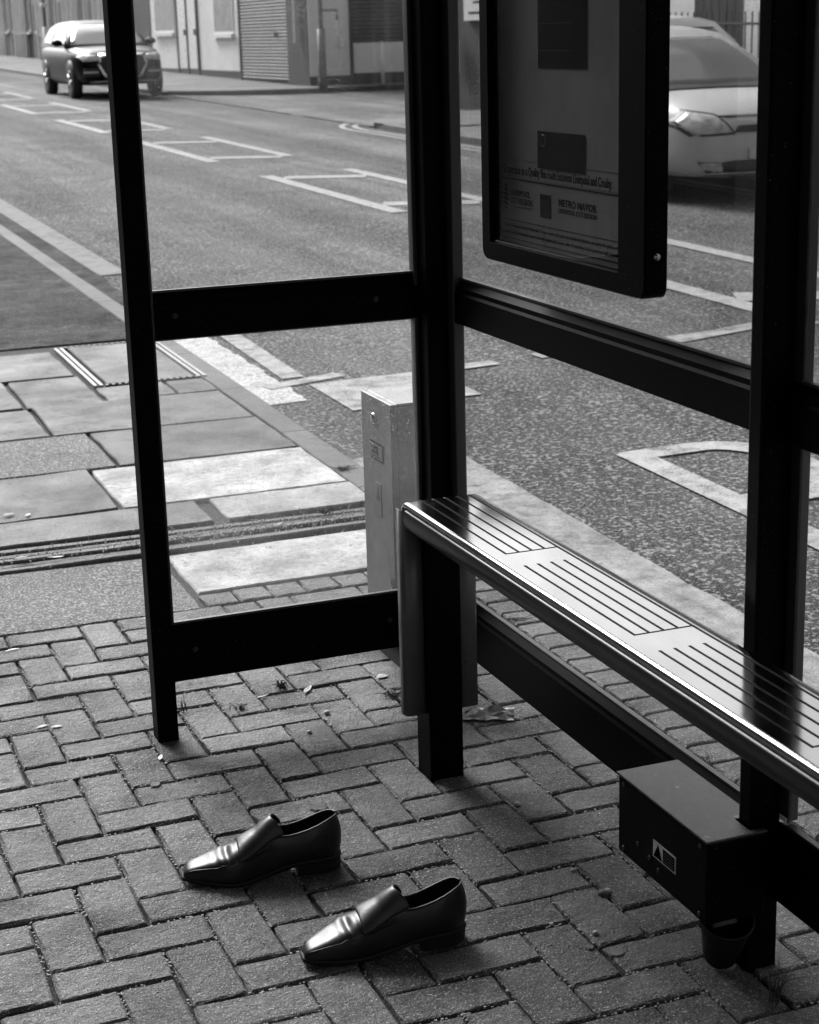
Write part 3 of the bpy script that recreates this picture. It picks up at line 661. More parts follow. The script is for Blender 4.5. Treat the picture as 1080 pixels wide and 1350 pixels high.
# ================================================================== the shoes
def make_shoe(label, toe, heel, mirror=1, tt_tag=False, L=.304):
    d = Vector((toe[0]-heel[0], toe[1]-heel[1]))
    root = thing('shoe', label, 'shoe', (heel[0], heel[1], 0), math.atan2(d.y, d.x), 'pair of abandoned shoes')
    WT = [(0, .004), (.015, .014), (.04, .022), (.09, .0285), (.16, .0315), (.26, .0305), (.38, .0295), (.50, .034), (.62, .0415), (.70, .0430), (.79, .0385), (.87, .0305), (.93, .0240), (.97, .0190), (.992, .0140), (1, .0090)]
    ZS = [(0, .031), (.2, .030), (.32, .026), (.45, .017), (.6, .0095), (.75, .009), (.9, .0115), (1, .0145)]
    HT = [(.36, .1035), (.44, .0990), (.50, .0930), (.56, .0845), (.62, .0745), (.68, .0645), (.75, .0570), (.83, .0465), (.90, .0385), (.95, .0325), (.98, .0270), (1, .0200)]
    HC = [(0, .110), (.04, .109), (.10, .103), (.18, .0935), (.28, .0850), (.38, .0815), (.46, .0840), (.52, .0900), (.60, .095)]
    w_ = lambda t: spline_tab(WT, t); zs = lambda t: spline_tab(ZS, t); ht = lambda t: spline_tab(HT, t); hc = lambda t: spline_tab(HC, t)
    cl = lambda t: mirror*(.010*math.sin(math.pi*min(1, max(0, (t-.35)/.65)))**2 - .003*t)     # curved last
    TT, VO = .46, .35
    def crease(t, v):
        k = max(0, 1-abs((t-.735)/.105))**.7
        return -k*(.0026*math.cos((t-.720)*2*math.pi/.078 + 1.3*v*v + .5*v) + .0014*math.sin(t*61+v*3.1) + .0010*math.sin(t*37-v*5))*(1-.45*abs(v))
    def fr(t, v, ext=0.):
        a = abs(v); s = 1 if v >= 0 else -1; th = a*math.pi/2
        n = .62 + .16*max(0, min(1, (t-.55)/.4))
        W = w_(t)+.0005; y_ = W*(math.sin(th)**(.78))*(1+.05*math.sin(math.pi*min(1, a*1.0)))
        # a flat apron on the toe with soft shoulders
        top = math.cos(th)**(.62)
        flat = max(0, min(1, (t-.60)/.2)); top = top*(1-flat) + flat*(1-(a**3.2))**.75
        z = zs(t) + (ht(t)-zs(t))*top
        pinch = 1-.16*max(0, min(1, (.66-t)/.2))*(1-a)**.4*(1 if a < .99 else 0)
        return Vector((t*L, cl(t)+s*y_*(pinch if True else 1), z + crease(t, v)))
    def rear(t, v):
        a = abs(v); s = 1 if v >= 0 else -1; q = (1-a)/(1-VO)
        wt = w_(t); y_ = wt*(1+.10*math.sin(math.pi*q*.9) - .20*q*q)
        z = zs(t) + (hc(t)-zs(t))*q
        back = max(0, 1-t/.12); x = t*L - back*.007*math.sin(math.pi*q*.85) + back*.006*q*q
        return Vector((x, cl(t)+s*y_, z))
    Nu, Nv = 60, 41; rows = []
    ts = [ (i/(Nu-1)) for i in range(Nu)]; ts = [t if t > .12 else .12*(t/.12)**1.5 for t in ts]; ts = [t if t < .9 else 1-.1*((1-t)/.1)**1.4 for t in ts]
    for t in ts:
        r = []
        for j in range(Nv):
            v = -1+2*j/(Nv-1)
            if abs(v) < VO-.001: p = fr(t, v) if t >= TT else Vector((t*L, 0, 0))
            else:
                k = max(0, min(1, (t-.34)/(TT+.06-.34))); k = k*k*(3-2*k); p = rear(t, v).lerp(fr(t, v), k) if t < .56 else fr(t, v)
            r.append(p)
        rows.append(r)
    bm = bmesh.new()
    def skip(i, j):
        v0, v1 = -1+2*j/(Nv-1), -1+2*(j+1)/(Nv-1)
        return ts[i] < TT and max(abs(v0), abs(v1)) <= VO+.03 and not (abs(v0) >= VO-.001 and abs(v1) >= VO-.001)
    gridmesh(bm, rows, skip=skip)
    bmesh.ops.delete(bm, geom=[v for v in bm.verts if not v.link_faces], context='VERTS')
    bmesh.ops.recalc_face_normals(bm, faces=bm.faces)
    up = mesh_obj('upper', bm, 'leather', root, True)
    m_ = up.modifiers.new('thickness', 'SOLIDIFY'); m_.thickness = .0032; m_.offset = -1 if False else 0
    m_ = up.modifiers.new('smooth', 'SUBSURF'); m_.levels = 1; m_.render_levels = 1
    # collar binding
    for s in (-1, 1):
        bm = bmesh.new(); pts = [rear(t, s*VO).lerp(fr(t, s*VO), (lambda k: k*k*(3-2*k))(max(0, min(1, (t-.34)/(TT+.06-.34))))) for t in [.0, .004, .012, .025, .05, .09, .14, .2, .26, .32, .38, .43, .47]]
        tube(bm, pts, .0021, 8); mesh_obj('collar_binding', bm, 'leather', up, True)
    # tongue flap standing over the instep
    bm = bmesh.new(); rows = []
    for i in range(15):
        r = []
        for j in range(23):
            v = (-1+2*j/22)*.70; t0 = .425 - .075*(abs(v)/.7)**1.3; t = t0 + (.655-t0)*i/14; p = fr(t, v)
            lift = .0058 + max(0, .56-t)*.02*(1-abs(v))
            p = p + (p-Vector((t*L, cl(t), zs(t)))).normalized()*lift
            p.z += max(0, .53-t)*.085*(1-.5*abs(v))
            r.append(p)
        rows.append(r)
    gridmesh(bm, rows); bmesh.ops.recalc_face_normals(bm, faces=bm.faces); tg = mesh_obj('tongue', bm, 'leather', root, True)
    m_ = tg.modifiers.new('thickness', 'SOLIDIFY'); m_.thickness = .0046; m_.offset = 0
    m_ = tg.modifiers.new('smooth', 'SUBSURF'); m_.levels = 1; m_.render_levels = 1
    for s in (-1, 1):                                          # elastic gusset and stitched edge beside the tongue
        bm = bmesh.new(); rows = []
        for i in range(8):
            t = .42+.17*i/7; rows.append([fr(t, s*v)*1.0 + Vector((0, s*.0022, .0016)) for v in (.66, .70, .74 - .04*i/7)])
        gridmesh(bm, rows); g_ = mesh_obj('elastic_gusset', bm, 'elastic', root, True)
        for k, (va, vb) in enumerate(((.735, .70), (.76, .725))):
            bm = bmesh.new(); tube(bm, [fr(t, s*(va+(vb-va)*(t-.42)/.2)) + Vector((0, s*.0020, .0012)) for t in [.42+.022*i for i in range(10)]], .0009, 5); mesh_obj('stitching', bm, 'leather', root)
        bm = bmesh.new(); tube(bm, [fr(t, s*(.70-.06*max(0, (t-.8)/.2))) + Vector((0, s*.0015, .0014)) for t in [.60+.02*i for i in range(20)] if t < .985], .0013, 6); mesh_obj('apron_seam', bm, 'leather', root, True)
        bm = bmesh.new(); tube(bm, [rear(t, s*v) + Vector((0, s*.0018, 0)) for t, v in ((.30, .99), (.25, .85), (.20, .7), (.16, .55), (.13, .40))], .0010, 5); mesh_obj('counter_seam', bm, 'leather', root, True)
    # sole, heel and insole
    def outline(t, m, s): return (t*L + (m if t > .99 else -m if t < .01 else 0), cl(t)+s*(w_(t)+m))
    tl = [0, .008, .02, .04, .08, .13, .2, .28, .36, .44, .52, .6, .68, .75, .82, .88, .93, .965, .985, .995, 1]
    ring = [(t, 1) for t in tl] + [(t, -1) for t in tl[::-1]]
    bm = bmesh.new()
    lay = lambda m, dz: [(*outline(t, m, s), zs(t)+dz) for t, s in ring]
    V = gridmesh(bm, [lay(.001, -.0075), lay(.0034, -.0062), lay(.0040, -.003), lay(.0034, .0006), lay(-.002, .001)], close_v=True)
    bm.faces.new(V[0]); bm.faces.new(V[-1][::-1]); bmesh.ops.recalc_face_normals(bm, faces=bm.faces)
    for f in bm.faces: f.smooth = True
    so_ = mesh_obj('sole', bm, 'sole', root, True)
    bm = bmesh.new(); th = [t for t in tl if t <= .28]; ringh = [(t, 1) for t in th] + [(t, -1) for t in th[::-1]]
    hl = lambda m, z: [(*outline(t, m, s), z if z is not None else zs(t)-.0068) for t, s in ringh]
    V = gridmesh(bm, [hl(.0008, .0), hl(.0018, .0012), hl(.0022, .009), hl(.0012, .0098), hl(.0020, .0106), hl(.0026, None)], close_v=True); bm.faces.new(V[0]); bm.faces.new(V[-1][::-1]); bmesh.ops.recalc_face_normals(bm, faces=bm.faces)
    mesh_obj('heel', bm, 'sole', root)
    bm = bmesh.new(); V = gridmesh(bm, [[(t*L, cl(t)+s*(w_(t)-.002), zs(t)+.006) for s in (-1, -.5, 0, .5, 1)] for t in tl[1:-6]]); mesh_obj('insole', bm, 'lining', root)
    if tt_tag:
        bm = bmesh.new(); tube(bm, [(.115, -.012, .062), (.128, -.006, .066), (.139, 0, .068)], .0009, 5); mesh_obj('pull_tag', bm, 'tag', root)
    return root
make_shoe('black leather slip-on shoe farther from camera, nearest the corner post', (.208, .032), (.500, -.020), 1)
make_shoe('black leather slip-on shoe nearer the camera, pale tag inside its collar', (.326, -.348), (.612, -.380), -1, True, .294)

# ================================================================== small things on the ground
def blades(name, loc, n, h, spread, label, group=None, seed=0, cat='weed', m='grass', wd=.0016, droop=.5):
    r = random.Random(seed); t = thing(name, label, cat, loc, 0, group); bm = bmesh.new()
    for i in range(n):
        a = r.uniform(0, 2*math.pi); hh = h*r.uniform(.45, 1.1); s = spread*r.uniform(.2, 1); x, y_ = r.gauss(0, .006), r.gauss(0, .006); pts = []
        for k in range(6):
            q = k/5; pts.append((x+math.cos(a)*s*q**1.3, y_+math.sin(a)*s*q**1.3, hh*(q-droop*q**3)))
        rows = [[(p[0]-math.sin(a)*wd*(1-.85*k/5), p[1]+math.cos(a)*wd*(1-.85*k/5), p[2]), (p[0], p[1], p[2]-wd*.5), (p[0]+math.sin(a)*wd*(1-.85*k/5), p[1]-math.cos(a)*wd*(1-.85*k/5), p[2])] for k, p in enumerate(pts)]
        gridmesh(bm, rows)
    mesh_obj('foliage', bm, m, t); return t
blades('weed', (1.000, -.790, 0), 20, .085, .075, 'wiry grass tuft in the joint by the right post', seed=3, wd=.0013)
blades('weed', (.418, .905, 0), 16, .05, .03, 'thin upright grass sprig beside the left post', seed=4, wd=.001, droop=.2)
blades('weed', (.545, .850, 0), 26, .022, .022, 'low dark moss-like weed under the end panel, left one', seed=5)
blades('weed', (.685, .955, 0), 20, .025, .03, 'small leafy weed under the end panel, middle one', seed=6, wd=.003)
blades('weed', (.915, .775, 0), 30, .02, .035, 'dark weed clump beside the folded bench end', seed=7, wd=.003, m='leaf_dark')
blades('weed', (1.285, 2.395, gz(2.4)), 40, .03, .035, 'dark moss clump growing on the drain strip', seed=8, wd=.003)
blades('weed', (1.535, 2.92, gz(2.9)), 40, .018, .05, 'moss patch at the kerb joint behind the service pillar', seed=9, wd=.003)
blades('weed', (1.405, .12, 0), 24, .02, .022, 'tiny star-shaped weed in the paving joint behind the back glass', seed=10, wd=.0015)
blades('weed', (1.43, 1.16, 0), 30, .012, .04, 'flat weed in the brick joint behind the bench end', seed=12, wd=.002)
def leaf(loc, L, wd, rz_, label, m='leaf', curl=.25, group='scraps of leaf and litter on the ground', name='leaf'):
    bm = bmesh.new(); rows = []
    for i in range(7):
        q = i/6; w2 = wd*math.sin(math.pi*min(.97, max(.03, q)))**.8
        rows.append([(L*(q-.5), s*w2/2, curl*L*.5*((q-.5)**2*2) + abs(s)*w2*.2 + .0015) for s in (-1, -.5, 0, .5, 1)])
    gridmesh(bm, rows); o = mesh_obj(name, bm, m, None, True); o.location = loc; o.rotation_euler = (0, 0, rz_)
    m_ = o.modifiers.new('thickness', 'SOLIDIFY'); m_.thickness = .0006
    return tag(o, label, 'leaf', group)
LP = [((.052, 1.612, 0), .05, .020, .1, 'pale fallen leaf on the bricks at the left edge, upper one'), ((.105, 1.515, 0), .04, .016, .2, 'pale fallen leaf on the bricks at the left edge, lower one'),
      ((.935, .905, 0), .034, .022, .2, 'bright white leaf on the bricks beneath the end panel'), ((.735, .900, 0), .05, .014, .9, 'curled pale leaf by the weed under the end panel'),
      ((.300, .640, 0), .030, .010, 1.2, 'small curled leaf just left of the left post foot'), ((.085, .94, 0), .03, .012, .3, 'pale leaf pair in the joint at the left edge, first'),
      ((.116, .925, 0), .028, .012, -.1, 'pale leaf pair in the joint at the left edge, second'), ((.620, .905, 0), .035, .008, .3, 'thin straw-like leaf under the end panel'),
      ((.515, .145, 0), .018, .010, .2, 'pale scrap on the bricks behind the far shoe heel, upper one'), ((.490, .085, 0), .020, .006, -.1, 'pale scrap in the joint behind the far shoe heel, lower one'),
      ((.26, 2.31, gz(2.31)+.004), .045, .016, .2, 'leaf lying on the drain strip at left'), ((.36, 2.27, gz(2.27)+.004), .05, .014, -.2, 'leaf lying on the drain strip nearest the left post'),
      ((.30, 2.83, gz(2.83)+.002), .045, .02, .4, 'leaf on the flagstone above the drain strip, first'), ((.36, 2.80, gz(2.8)+.002), .035, .014, .9, 'leaf on the flagstone above the drain strip, second'),
      ((1.10, 2.33, gz(2.33)), .05, .01, .5, 'pale leaf on the drain strip beside the service pillar')]
for a in LP: leaf(*a)
def pebble(loc, r, label, m='stone', group='pebbles in the paving joints', sq=.7):
    bm = bmesh.new(); bmesh.ops.create_icosphere(bm, subdivisions=2, radius=r); q = random.Random(int(loc[0]*9999))
    for v in bm.verts: v.co *= q.uniform(.82, 1.12); v.co.z *= sq
    o = mesh_obj('pebble', bm, m, None, True); o.location = (loc[0], loc[1], loc[2]+r*sq*.55); return tag(o, label, 'stone', group)
PB = [((.912, -.345, 0), .011, 'dark pebble in the joint in front of the electrical box', 'leaf_dark'), ((.925, -.338, 0), .008, 'pale pebble beside the dark one before the electrical box', 'stone'),
      ((.832, -.470, 0), .006, 'tiny pale pebble in the joint right of the near shoe', 'stone'), ((.775, -.408, 0), .0045, 'smallest white pebble right of the near shoe heel', 'stone'),
      ((.655, .640, 0), .006, 'pale pebble near the weed under the end panel', 'stone'), ((.905, -.235, 0), .006, 'pebble against the electrical box foot joint', 'stone'),
      ((1.06, -.86, 0), .010, 'white pebble at the bottom right corner', 'stone'), ((.93, .08, 0), .007, 'pale crumb in the joint right of the bench leg', 'stone'),
      ((.73, .735, 0), .008, 'round pebble left of the folded bench end', 'stone')]
for loc, r, lb, m in PB: pebble(loc, r, lb, m)
bmd = bmesh.new()
for i in range(6500):                                        # grit washed into the joints
    x, y_ = rnd.uniform(-.1, 1.28), rnd.uniform(-1.0, 1.6); a, b = math.floor(x/U), math.floor(y_/U)
    k = (a-b) % 4; s = rnd.uniform(.0006, .0022)
    if rnd.random() < .6 and k in (0, 1, 2, 3):
        if k in (0, 1): x = a*U + rnd.gauss(0, .002)
        else: y_ = b*U + rnd.gauss(0, .002)
        z = -.006
    else:
        if rnd.random() < .75: continue
        z = -.0002; s *= .7
    bx(bmd, x-s, x+s, y_-s*.8, y_+s*.8, z, z+s*1.6)
o = mesh_obj('joint_grit', bmd, 'stone', pave); o['kind'] = 'stuff'
for (x, y_, r) in ((.628, -.255, .017), (.835, -.545, .016), (.80, -.51, .010), (.545, .24, .02), (.255, .50, .014)):   # old chewing gum
    bm = bmesh.new(); n = 14; q = random.Random(int(x*1000)); pts = [(x+r*math.cos(2*math.pi*k/n)*q.uniform(.75, 1.1), y_+r*math.sin(2*math.pi*k/n)*q.uniform(.75, 1.1)) for k in range(n)]
    V = gridmesh(bm, [[(*p, .0) for p in pts], [(x+(p[0]-x)*.85, y_+(p[1]-y_)*.85, .0032) for p in pts]], close_v=True); bm.faces.new(V[-1]); bmesh.ops.recalc_face_normals(bm, faces=bm.faces)
    o = mesh_obj('gum_spot', bm, 'slab_light' if x != .835 else 'leaf_dark', pave)
# crumpled wrapper by the bench leg
bm = bmesh.new(); q = random.Random(5); rows = []
for i in range(9):
    rows.append([(-.07+.14*j/9 + q.uniform(-.005, .005), -.035+.07*i/8 + q.uniform(-.005, .005), .004 + .020*abs(math.sin(j*.9+i*.5))*math.sin(math.pi*i/8)*q.uniform(.4, 1.3)) for j in range(10)])
gridmesh(bm, rows); o = mesh_obj('wrapper', bm, 'film'); o.location = (1.065, .565, 0); o.rotation_euler = (0, 0, -.45); tag(o, 'crumpled clear wrapper lying beside the bench leg', 'litter')
m_ = o.modifiers.new('thickness', 'SOLIDIFY'); m_.thickness = .0005
leaf((1.125, .515, .001), .02, .006, 0, 'small white scrap beside the crumpled wrapper')
# tipped plant pot
pt = thing('plant_pot', 'small black ribbed plastic pot tipped under the electrical box', 'pot', (.985, -.655, .0))
bm = bmesh.new(); pr = []
for k in range(16):
    z = .094*k/15; pr.append((.028+.016*k/15 + (.0012 if k % 2 else 0), z))
pr = [(0, 0)] + pr + [(.047, .094), (.047, .101), (.044, .101), (.042, .09), (.027, .004), (0, .004)]
lathe(bm, pr, 28); bmesh.ops.remove_doubles(bm, verts=bm.verts, dist=1e-5); bmesh.ops.recalc_face_normals(bm, faces=bm.faces)
o = mesh_obj('wall', bm, 'pot', pt, True); o.rotation_euler = (math.radians(18), math.radians(-12), .3); o.location = (.0, .012, .010)
bm = bmesh.new(); rows = []
for i in range(9):
    q = i/8; rows.append([(.0-.038+.05*q, -.02-.028*math.sin(math.pi*q)*.6 + .004*s, .098+.012*math.sin(math.pi*q) + .008*s) for s in (-1, 0, 1)])
gridmesh(bm, rows); o = mesh_obj('torn_rim', bm, 'pot_rim', pt, True); m_ = o.modifiers.new('t', 'SOLIDIFY'); m_.thickness = .002

# ================================================================== cars
def car(name, label, loc, facing, spec, paint, group=None):
    root = thing(name, label, 'car', loc, facing, group)       # local +x forward, +y left
    L, Wd, st, roofp = spec['L'], spec['W'], spec['st'], spec['roof']
    hw = Wd/2; rows = []
    for (x, kw, zb, zm, zt, crown) in st:                       # lower body loft
        W = hw*kw
        half = [(0, zb), (W*.55, zb), (W*.90, zb+.03), (W*.985, zb+.14), (W, zm), (W*.985, zt-.10), (W*.93, zt-.02), (W*.80, zt+crown*.45), (W*.45, zt+crown*.85), (0, zt+crown)]
        full = [(-y_, z) for y_, z in half[::-1]] + [(y_, z) for y_, z in half[1:-1]]
        rows.append([(x, y_, z) for y_, z in full])
    bm = bmesh.new(); V = gridmesh(bm, rows, close_v=True); bm.faces.new(V[0]); bm.faces.new(V[-1][::-1]); bmesh.ops.recalc_face_normals(bm, faces=bm.faces)
    bmesh.ops.subdivide_edges(bm, edges=bm.edges, cuts=1, use_grid_fill=True, smooth=.0)
    for _ in range(1): bmesh.ops.smooth_vert(bm, verts=bm.verts, factor=.35, use_axis_x=True, use_axis_y=True, use_axis_z=True)
    bv = BVHTree.FromBMesh(bm)
    mesh_obj('body', bm, paint, root, True)
    # greenhouse
    (bf, rf, rr_, br) = roofp['x']; zb_f, zr, zb_r = roofp['z']; wb, wr = roofp['w']
    rows = []
    for k in range(13):
        q = k/12
        # longitudinal stations: windscreen base -> roof -> tail
        xs = [bf, bf+(rf-bf)*.5, rf, rf+(rr_-rf)*.25, rf+(rr_-rf)*.5, rf+(rr_-rf)*.8, rr_, rr_+(br-rr_)*.5, br]
    prof_z = [zb_f, zb_f+(zr-zb_f)*.56, zr-.03, zr+.015, zr+.02, zr, zr-.05, zb_r+(zr-zb_r)*.52, zb_r]
    for x, z in zip(xs, prof_z):
        zb = zb_f-.03+(zb_r-zb_f)*((bf-x)/(bf-br)); h = max(0.001, z-zb); wt = wb + (wr-wb)*min(1, h/(zr-zb_f))
        half = [(wb, zb-.06), (wb, zb), (wb+(wt-wb)*.5, zb+h*.5), (wt+.01, zb+h*.86), (wt-.05, zb+h*.97), (wt*.55, zb+h+.012), (0, zb+h+.02)]
        rows.append([(x, -y_, zz) for y_, zz in half] + [(x, y_, zz) for y_, zz in half[-2::-1]])
    bm = bmesh.new(); V = gridmesh(bm, rows); bm.faces.new(V[0]); bm.faces.new(V[-1][::-1]); bmesh.ops.recalc_face_normals(bm, faces=bm.faces)
    gv = BVHTree.FromBMesh(bm); mesh_obj('roof', bm, paint, root, True)
    def decal(nm, poly, axis, m, bvh=bv, off=.008, th=.0, parent=root, rings=6, sub=4):
        P = []
        for i, p in enumerate(poly):
            n = poly[(i+1) % len(poly)]
            for k in range(sub): P.append((p[0]+(n[0]-p[0])*k/sub, p[1]+(n[1]-p[1])*k/sub))
        cx_, cy_ = sum(p[0] for p in P)/len(P), sum(p[1] for p in P)/len(P); rows = []
        for r in range(rings+1):
            k = max(.02, r/rings); row = []
            for p in P:
                a, b = cx_+(p[0]-cx_)*k, cy_+(p[1]-cy_)*k
                if axis == 'x': o_, d_ = Vector((6, a, b)), Vector((-1, 0, 0))
                elif axis == '-x': o_, d_ = Vector((-6, a, b)), Vector((1, 0, 0))
                elif axis == 'z': o_, d_ = Vector((a, b, 5)), Vector((0, 0, -1))
                else: o_, d_ = Vector((a, axis*5, b)), Vector((0, -axis, 0))
                h = bvh.ray_cast(o_, d_)
                row.append((h[0] - d_*off) if h[0] else (row[-1] if row else Vector((0, 0, .5))))
            rows.append(row)
        bm = bmesh.new(); V = gridmesh(bm, rows, close_v=True); bm.faces.new(V[0]); 
        for f in bm.faces: f.smooth = True
        o = mesh_obj(nm, bm, m, parent, True); md = o.modifiers.new('t', 'SOLIDIFY'); md.thickness = .012; md.offset = 0
        return o
    # windows
    decal('windscreen', [(-wb+.07, zb_f+.02), (wb-.07, zb_f+.02), (wr-.07, zr-.075), (-wr+.07, zr-.075)], 'x', spec.get('screen', 'car_glass'), gv)
    for s in (-1, 1):
        mid = (rf+rr_)/2-.02
        decal('side_window', [(bf-.30, zb_f+.03), (mid+.02, zb_f+.04), (mid+.02, zr-.09), (rf-.06, zr-.09)], s, 'car_glass', gv)
        decal('side_window', [(mid-.06, zb_f+.04), (br+.42, zb_r+.05), (rr_+.10, zr-.12), (mid-.06, zr-.09)], s, 'car_glass', gv)
    decal('rear_window', [(-wb+.12, zb_r+.06), (wb-.12, zb_r+.06), (wr-.12, zr-.12), (-wr+.12, zr-.12)], '-x', 'car_glass', gv)
    # wheels and arches
    R, tw = spec['R'], .2
    for wx in spec['wx']:
        for s in (-1, 1):
            decal('wheel_arch', [(wx+(R+.05)*math.cos(a), max(.17, R+(R+.05)*math.sin(a))) for a in [2*math.pi*k/20 for k in range(20)]], s, 'car_black', bv, .004, rings=4, sub=1)
            wt = bpy.data.objects.new('wheel', None); C.objects.link(wt); wt.parent = root; wt.location = (wx, s*(hw-.10), R); wt.empty_display_size = .1
            bm = bmesh.new(); lathe(bm, [(R*.62, -.10), (R*.93, -.10), (R, -.07), (R, .07), (R*.93, .10), (R*.62, .10)], 28, 'y'); bmesh.ops.recalc_face_normals(bm, faces=bm.faces); mesh_obj('tyre', bm, 'tyre', wt, True)
            bm = bmesh.new(); lathe(bm, [(R*.64, s*.085), (R*.58, s*.10), (R*.55, s*.07), (R*.2, s*.075), (.03, s*.095), (0, s*.095)], 28, 'y')
            mesh_obj('rim', bm, 'rim', wt, True)
            for k in range(5):
                a = 2*math.pi*k/5; bm = bmesh.new(); tube(bm, [(.03*math.cos(a), s*.1, .03*math.sin(a)), (R*.58*math.cos(a), s*.098, R*.58*math.sin(a))], [.03, .022], 6); mesh_obj('spoke', bm, 'rim', wt, True)
    for nm, poly, ax, m, off in spec['decals']:
        for s in ((1, -1) if nm.endswith('*') else (1,)):
            decal(nm.rstrip('*'), [(a*s, b) for a, b in poly], ax, m, bv, off)
    for s in (-1, 1):                                          # mirrors
        bm = bmesh.new(); bmesh.ops.create_icosphere(bm, subdivisions=2, radius=1); 
        for v in bm.verts: v.co = Vector((v.co.x*.07, v.co.y*.12, v.co.z*.075))
        o = mesh_obj('mirror', bm, spec.get('mirror', paint), root, True); o.location = (bf-.42, s*(hw+.06), zb_f+.08)
        bm = bmesh.new(); bx(bm, bf-.46, bf-.40, min(s*(wb-.02), s*(hw+.02)), max(s*(wb-.02), s*(hw+.02)), zb_f+.02, zb_f+.06); mesh_obj('mirror_arm', bm, 'car_black', root)
    if spec.get('aerial'):
        bm = bmesh.new(); tube(bm, [(rf-.1, 0, zr+.02), (rf-.32, 0, zr+.2)], .006, 5); mesh_obj('aerial', bm, 'car_black', root)
    return root
HATCH = dict(L=3.92, W=1.68, R=.29, wx=(3.10-.0, .60), aerial=True, screen='car_screen',
    st=[(0, .70, .42, .60, .86, .03), (.05, .86, .30, .58, .95, .02), (.25, .95, .22, .56, .97, .02), (.8, 1, .18, .58, .95, .01), (1.6, 1, .17, .58, .93, .0), (2.5, 1, .17, .58, .92, .0), (2.95, .995, .18, .58, .91, .03), (3.3, .985, .19, .57, .85, .045), (3.6, .95, .20, .55, .78, .05), (3.80, .87, .21, .53, .71, .04), (3.89, .76, .24, .50, .66, .02), (3.92, .66, .28, .48, .62, .01)],
    roof=dict(x=(2.92, 2.08, .55, .12), z=(.96, 1.45, .98), w=(.78, .59)),
    decals=[('headlight_surround*', [(.39, .585), (.74, .57), (.815, .68), (.71, .79), (.50, .75)], 'x', 'car_black', .004), ('headlight*', [(.42, .60), (.72, .585), (.795, .68), (.70, .772), (.52, .735)], 'x', 'lamp', .009),
            ('grille', [(-.36, .655), (.36, .655), (.40, .60), (-.40, .60)], 'x', 'car_black', .009),
            ('bonnet_line', [(-.52, .735), (.52, .735), (.40, .72), (-.40, .72)], 'x', 'car_black', .004),
            ('intake', [(-.70, .36), (.70, .36), (.62, .265), (-.62, .265)], 'x', 'car_black', .008),
            ('fog_lamp*', [(.53, .35), (.68, .35), (.66, .295), (.50, .275)], 'x', 'lamp', .016),
            ('lip', [(-.72, .262), (.72, .262), (.68, .240), (-.68, .240)], 'x', 'chrome', .010),
            ('skirt', [(-.70, .222), (.70, .222), (.66, .19), (-.66, .19)], 'x', 'car_black', .006),
            ('number_plate', [(-.26, .47), (.26, .47), (.26, .37), (-.26, .37)], 'x', 'plate', .014),
            ('scuttle', [(2.86, -.66), (2.86, .66), (2.98, .60), (2.98, -.60)], 'z', 'car_black', .004)])
SUV = dict(L=4.65, W=1.90, R=.37, wx=(3.76, .95), mirror='dark_car', screen='car_screen',
    st=[(0, .74, .50, .72, 1.02, .03), (.06, .88, .38, .70, 1.08, .02), (.3, .96, .30, .68, 1.10, .02), (1.0, 1, .26, .68, 1.08, .01), (2.2, 1, .25, .68, 1.06, 0), (3.1, 1, .25, .68, 1.05, .02), (3.6, .995, .26, .68, 1.02, .05), (4.1, .97, .27, .66, .98, .06), (4.45, .90, .28, .64, .92, .05), (4.60, .82, .30, .62, .86, .03), (4.65, .74, .36, .60, .80, .01)],
    roof=dict(x=(3.35, 2.45, .55, .10), z=(1.06, 1.57, 1.10), w=(.88, .68)),
    decals=[('headlight*', [(.46, .78), (.80, .76), (.88, .86), (.80, .92), (.50, .88)], 'x', 'lamp', .010),
            ('grille', [(-.42, .88), (.42, .88), (.48, .70), (.34, .46), (-.34, .46), (-.48, .70)], 'x', 'car_black', .010),
            ('grille_surround', [(-.47, .91), (.47, .91), (.53, .70), (.38, .42), (-.38, .42), (-.53, .70)], 'x', 'chrome', .004),
            ('intake*', [(.52, .62), (.80, .62), (.82, .46), (.48, .46)], 'x', 'car_black', .008),
            ('intake_bar*', [(.52, .56), (.80, .56), (.80, .53), (.52, .53)], 'x', 'rim', .014),
            ('lip', [(-.72, .36), (.72, .36), (.68, .33), (-.68, .33)], 'x', 'rim', .010),
            ('number_plate', [(-.26, .60), (.26, .60), (.26, .49), (-.26, .49)], 'x', 'plate', .020)])
car('car', 'silver hatchback facing the shelter, seen behind the poster case', (7.96, 10.1+3.92, rz(7.83, 12)+.0), -math.pi/2, HATCH, 'silver')
car('car', 'white hatchback parked beyond the silver car, roof showing above it', (9.9, 14.75, gz(16)), math.pi/2, HATCH, 'white_car')
car('car', 'dark four-by-four with pale headlights driving up the road', (7.52, 33.85+4.65, rz(7.5, 35)), -math.pi/2, SUV, 'dark_car')

# ================================================================== buildings across the road
def bbox(name, x0, x1, y0, y1, z0, z1, m, parent, **k):
    o = box(name, x0, x1, y0, y1, z0, z1, m, **k); o.parent = parent; o.matrix_parent_inverse = Matrix.Translation(-parent.location); return o
def window(parent, xf, y0, y1, z0, z1, m='win', fr=.06, sill=True):     # on a wall facing -X at xf
    wn = bbox('window', xf-.03, xf+.02, y0, y1, z0, z1, 'frame_w', parent)
    o = box('pane', xf-.034, xf-.0305, y0+fr, y1-fr, z0+fr, z1-fr, m); o.parent = wn
    if sill:
        o = box('sill', xf-.12, xf-.036, y0-.08, y1+.08, z0-.09, z0-.002, 'frame_w'); o.parent = wn
    return wn
def hood(p, y_): return gz(y_)
XF = 11.95
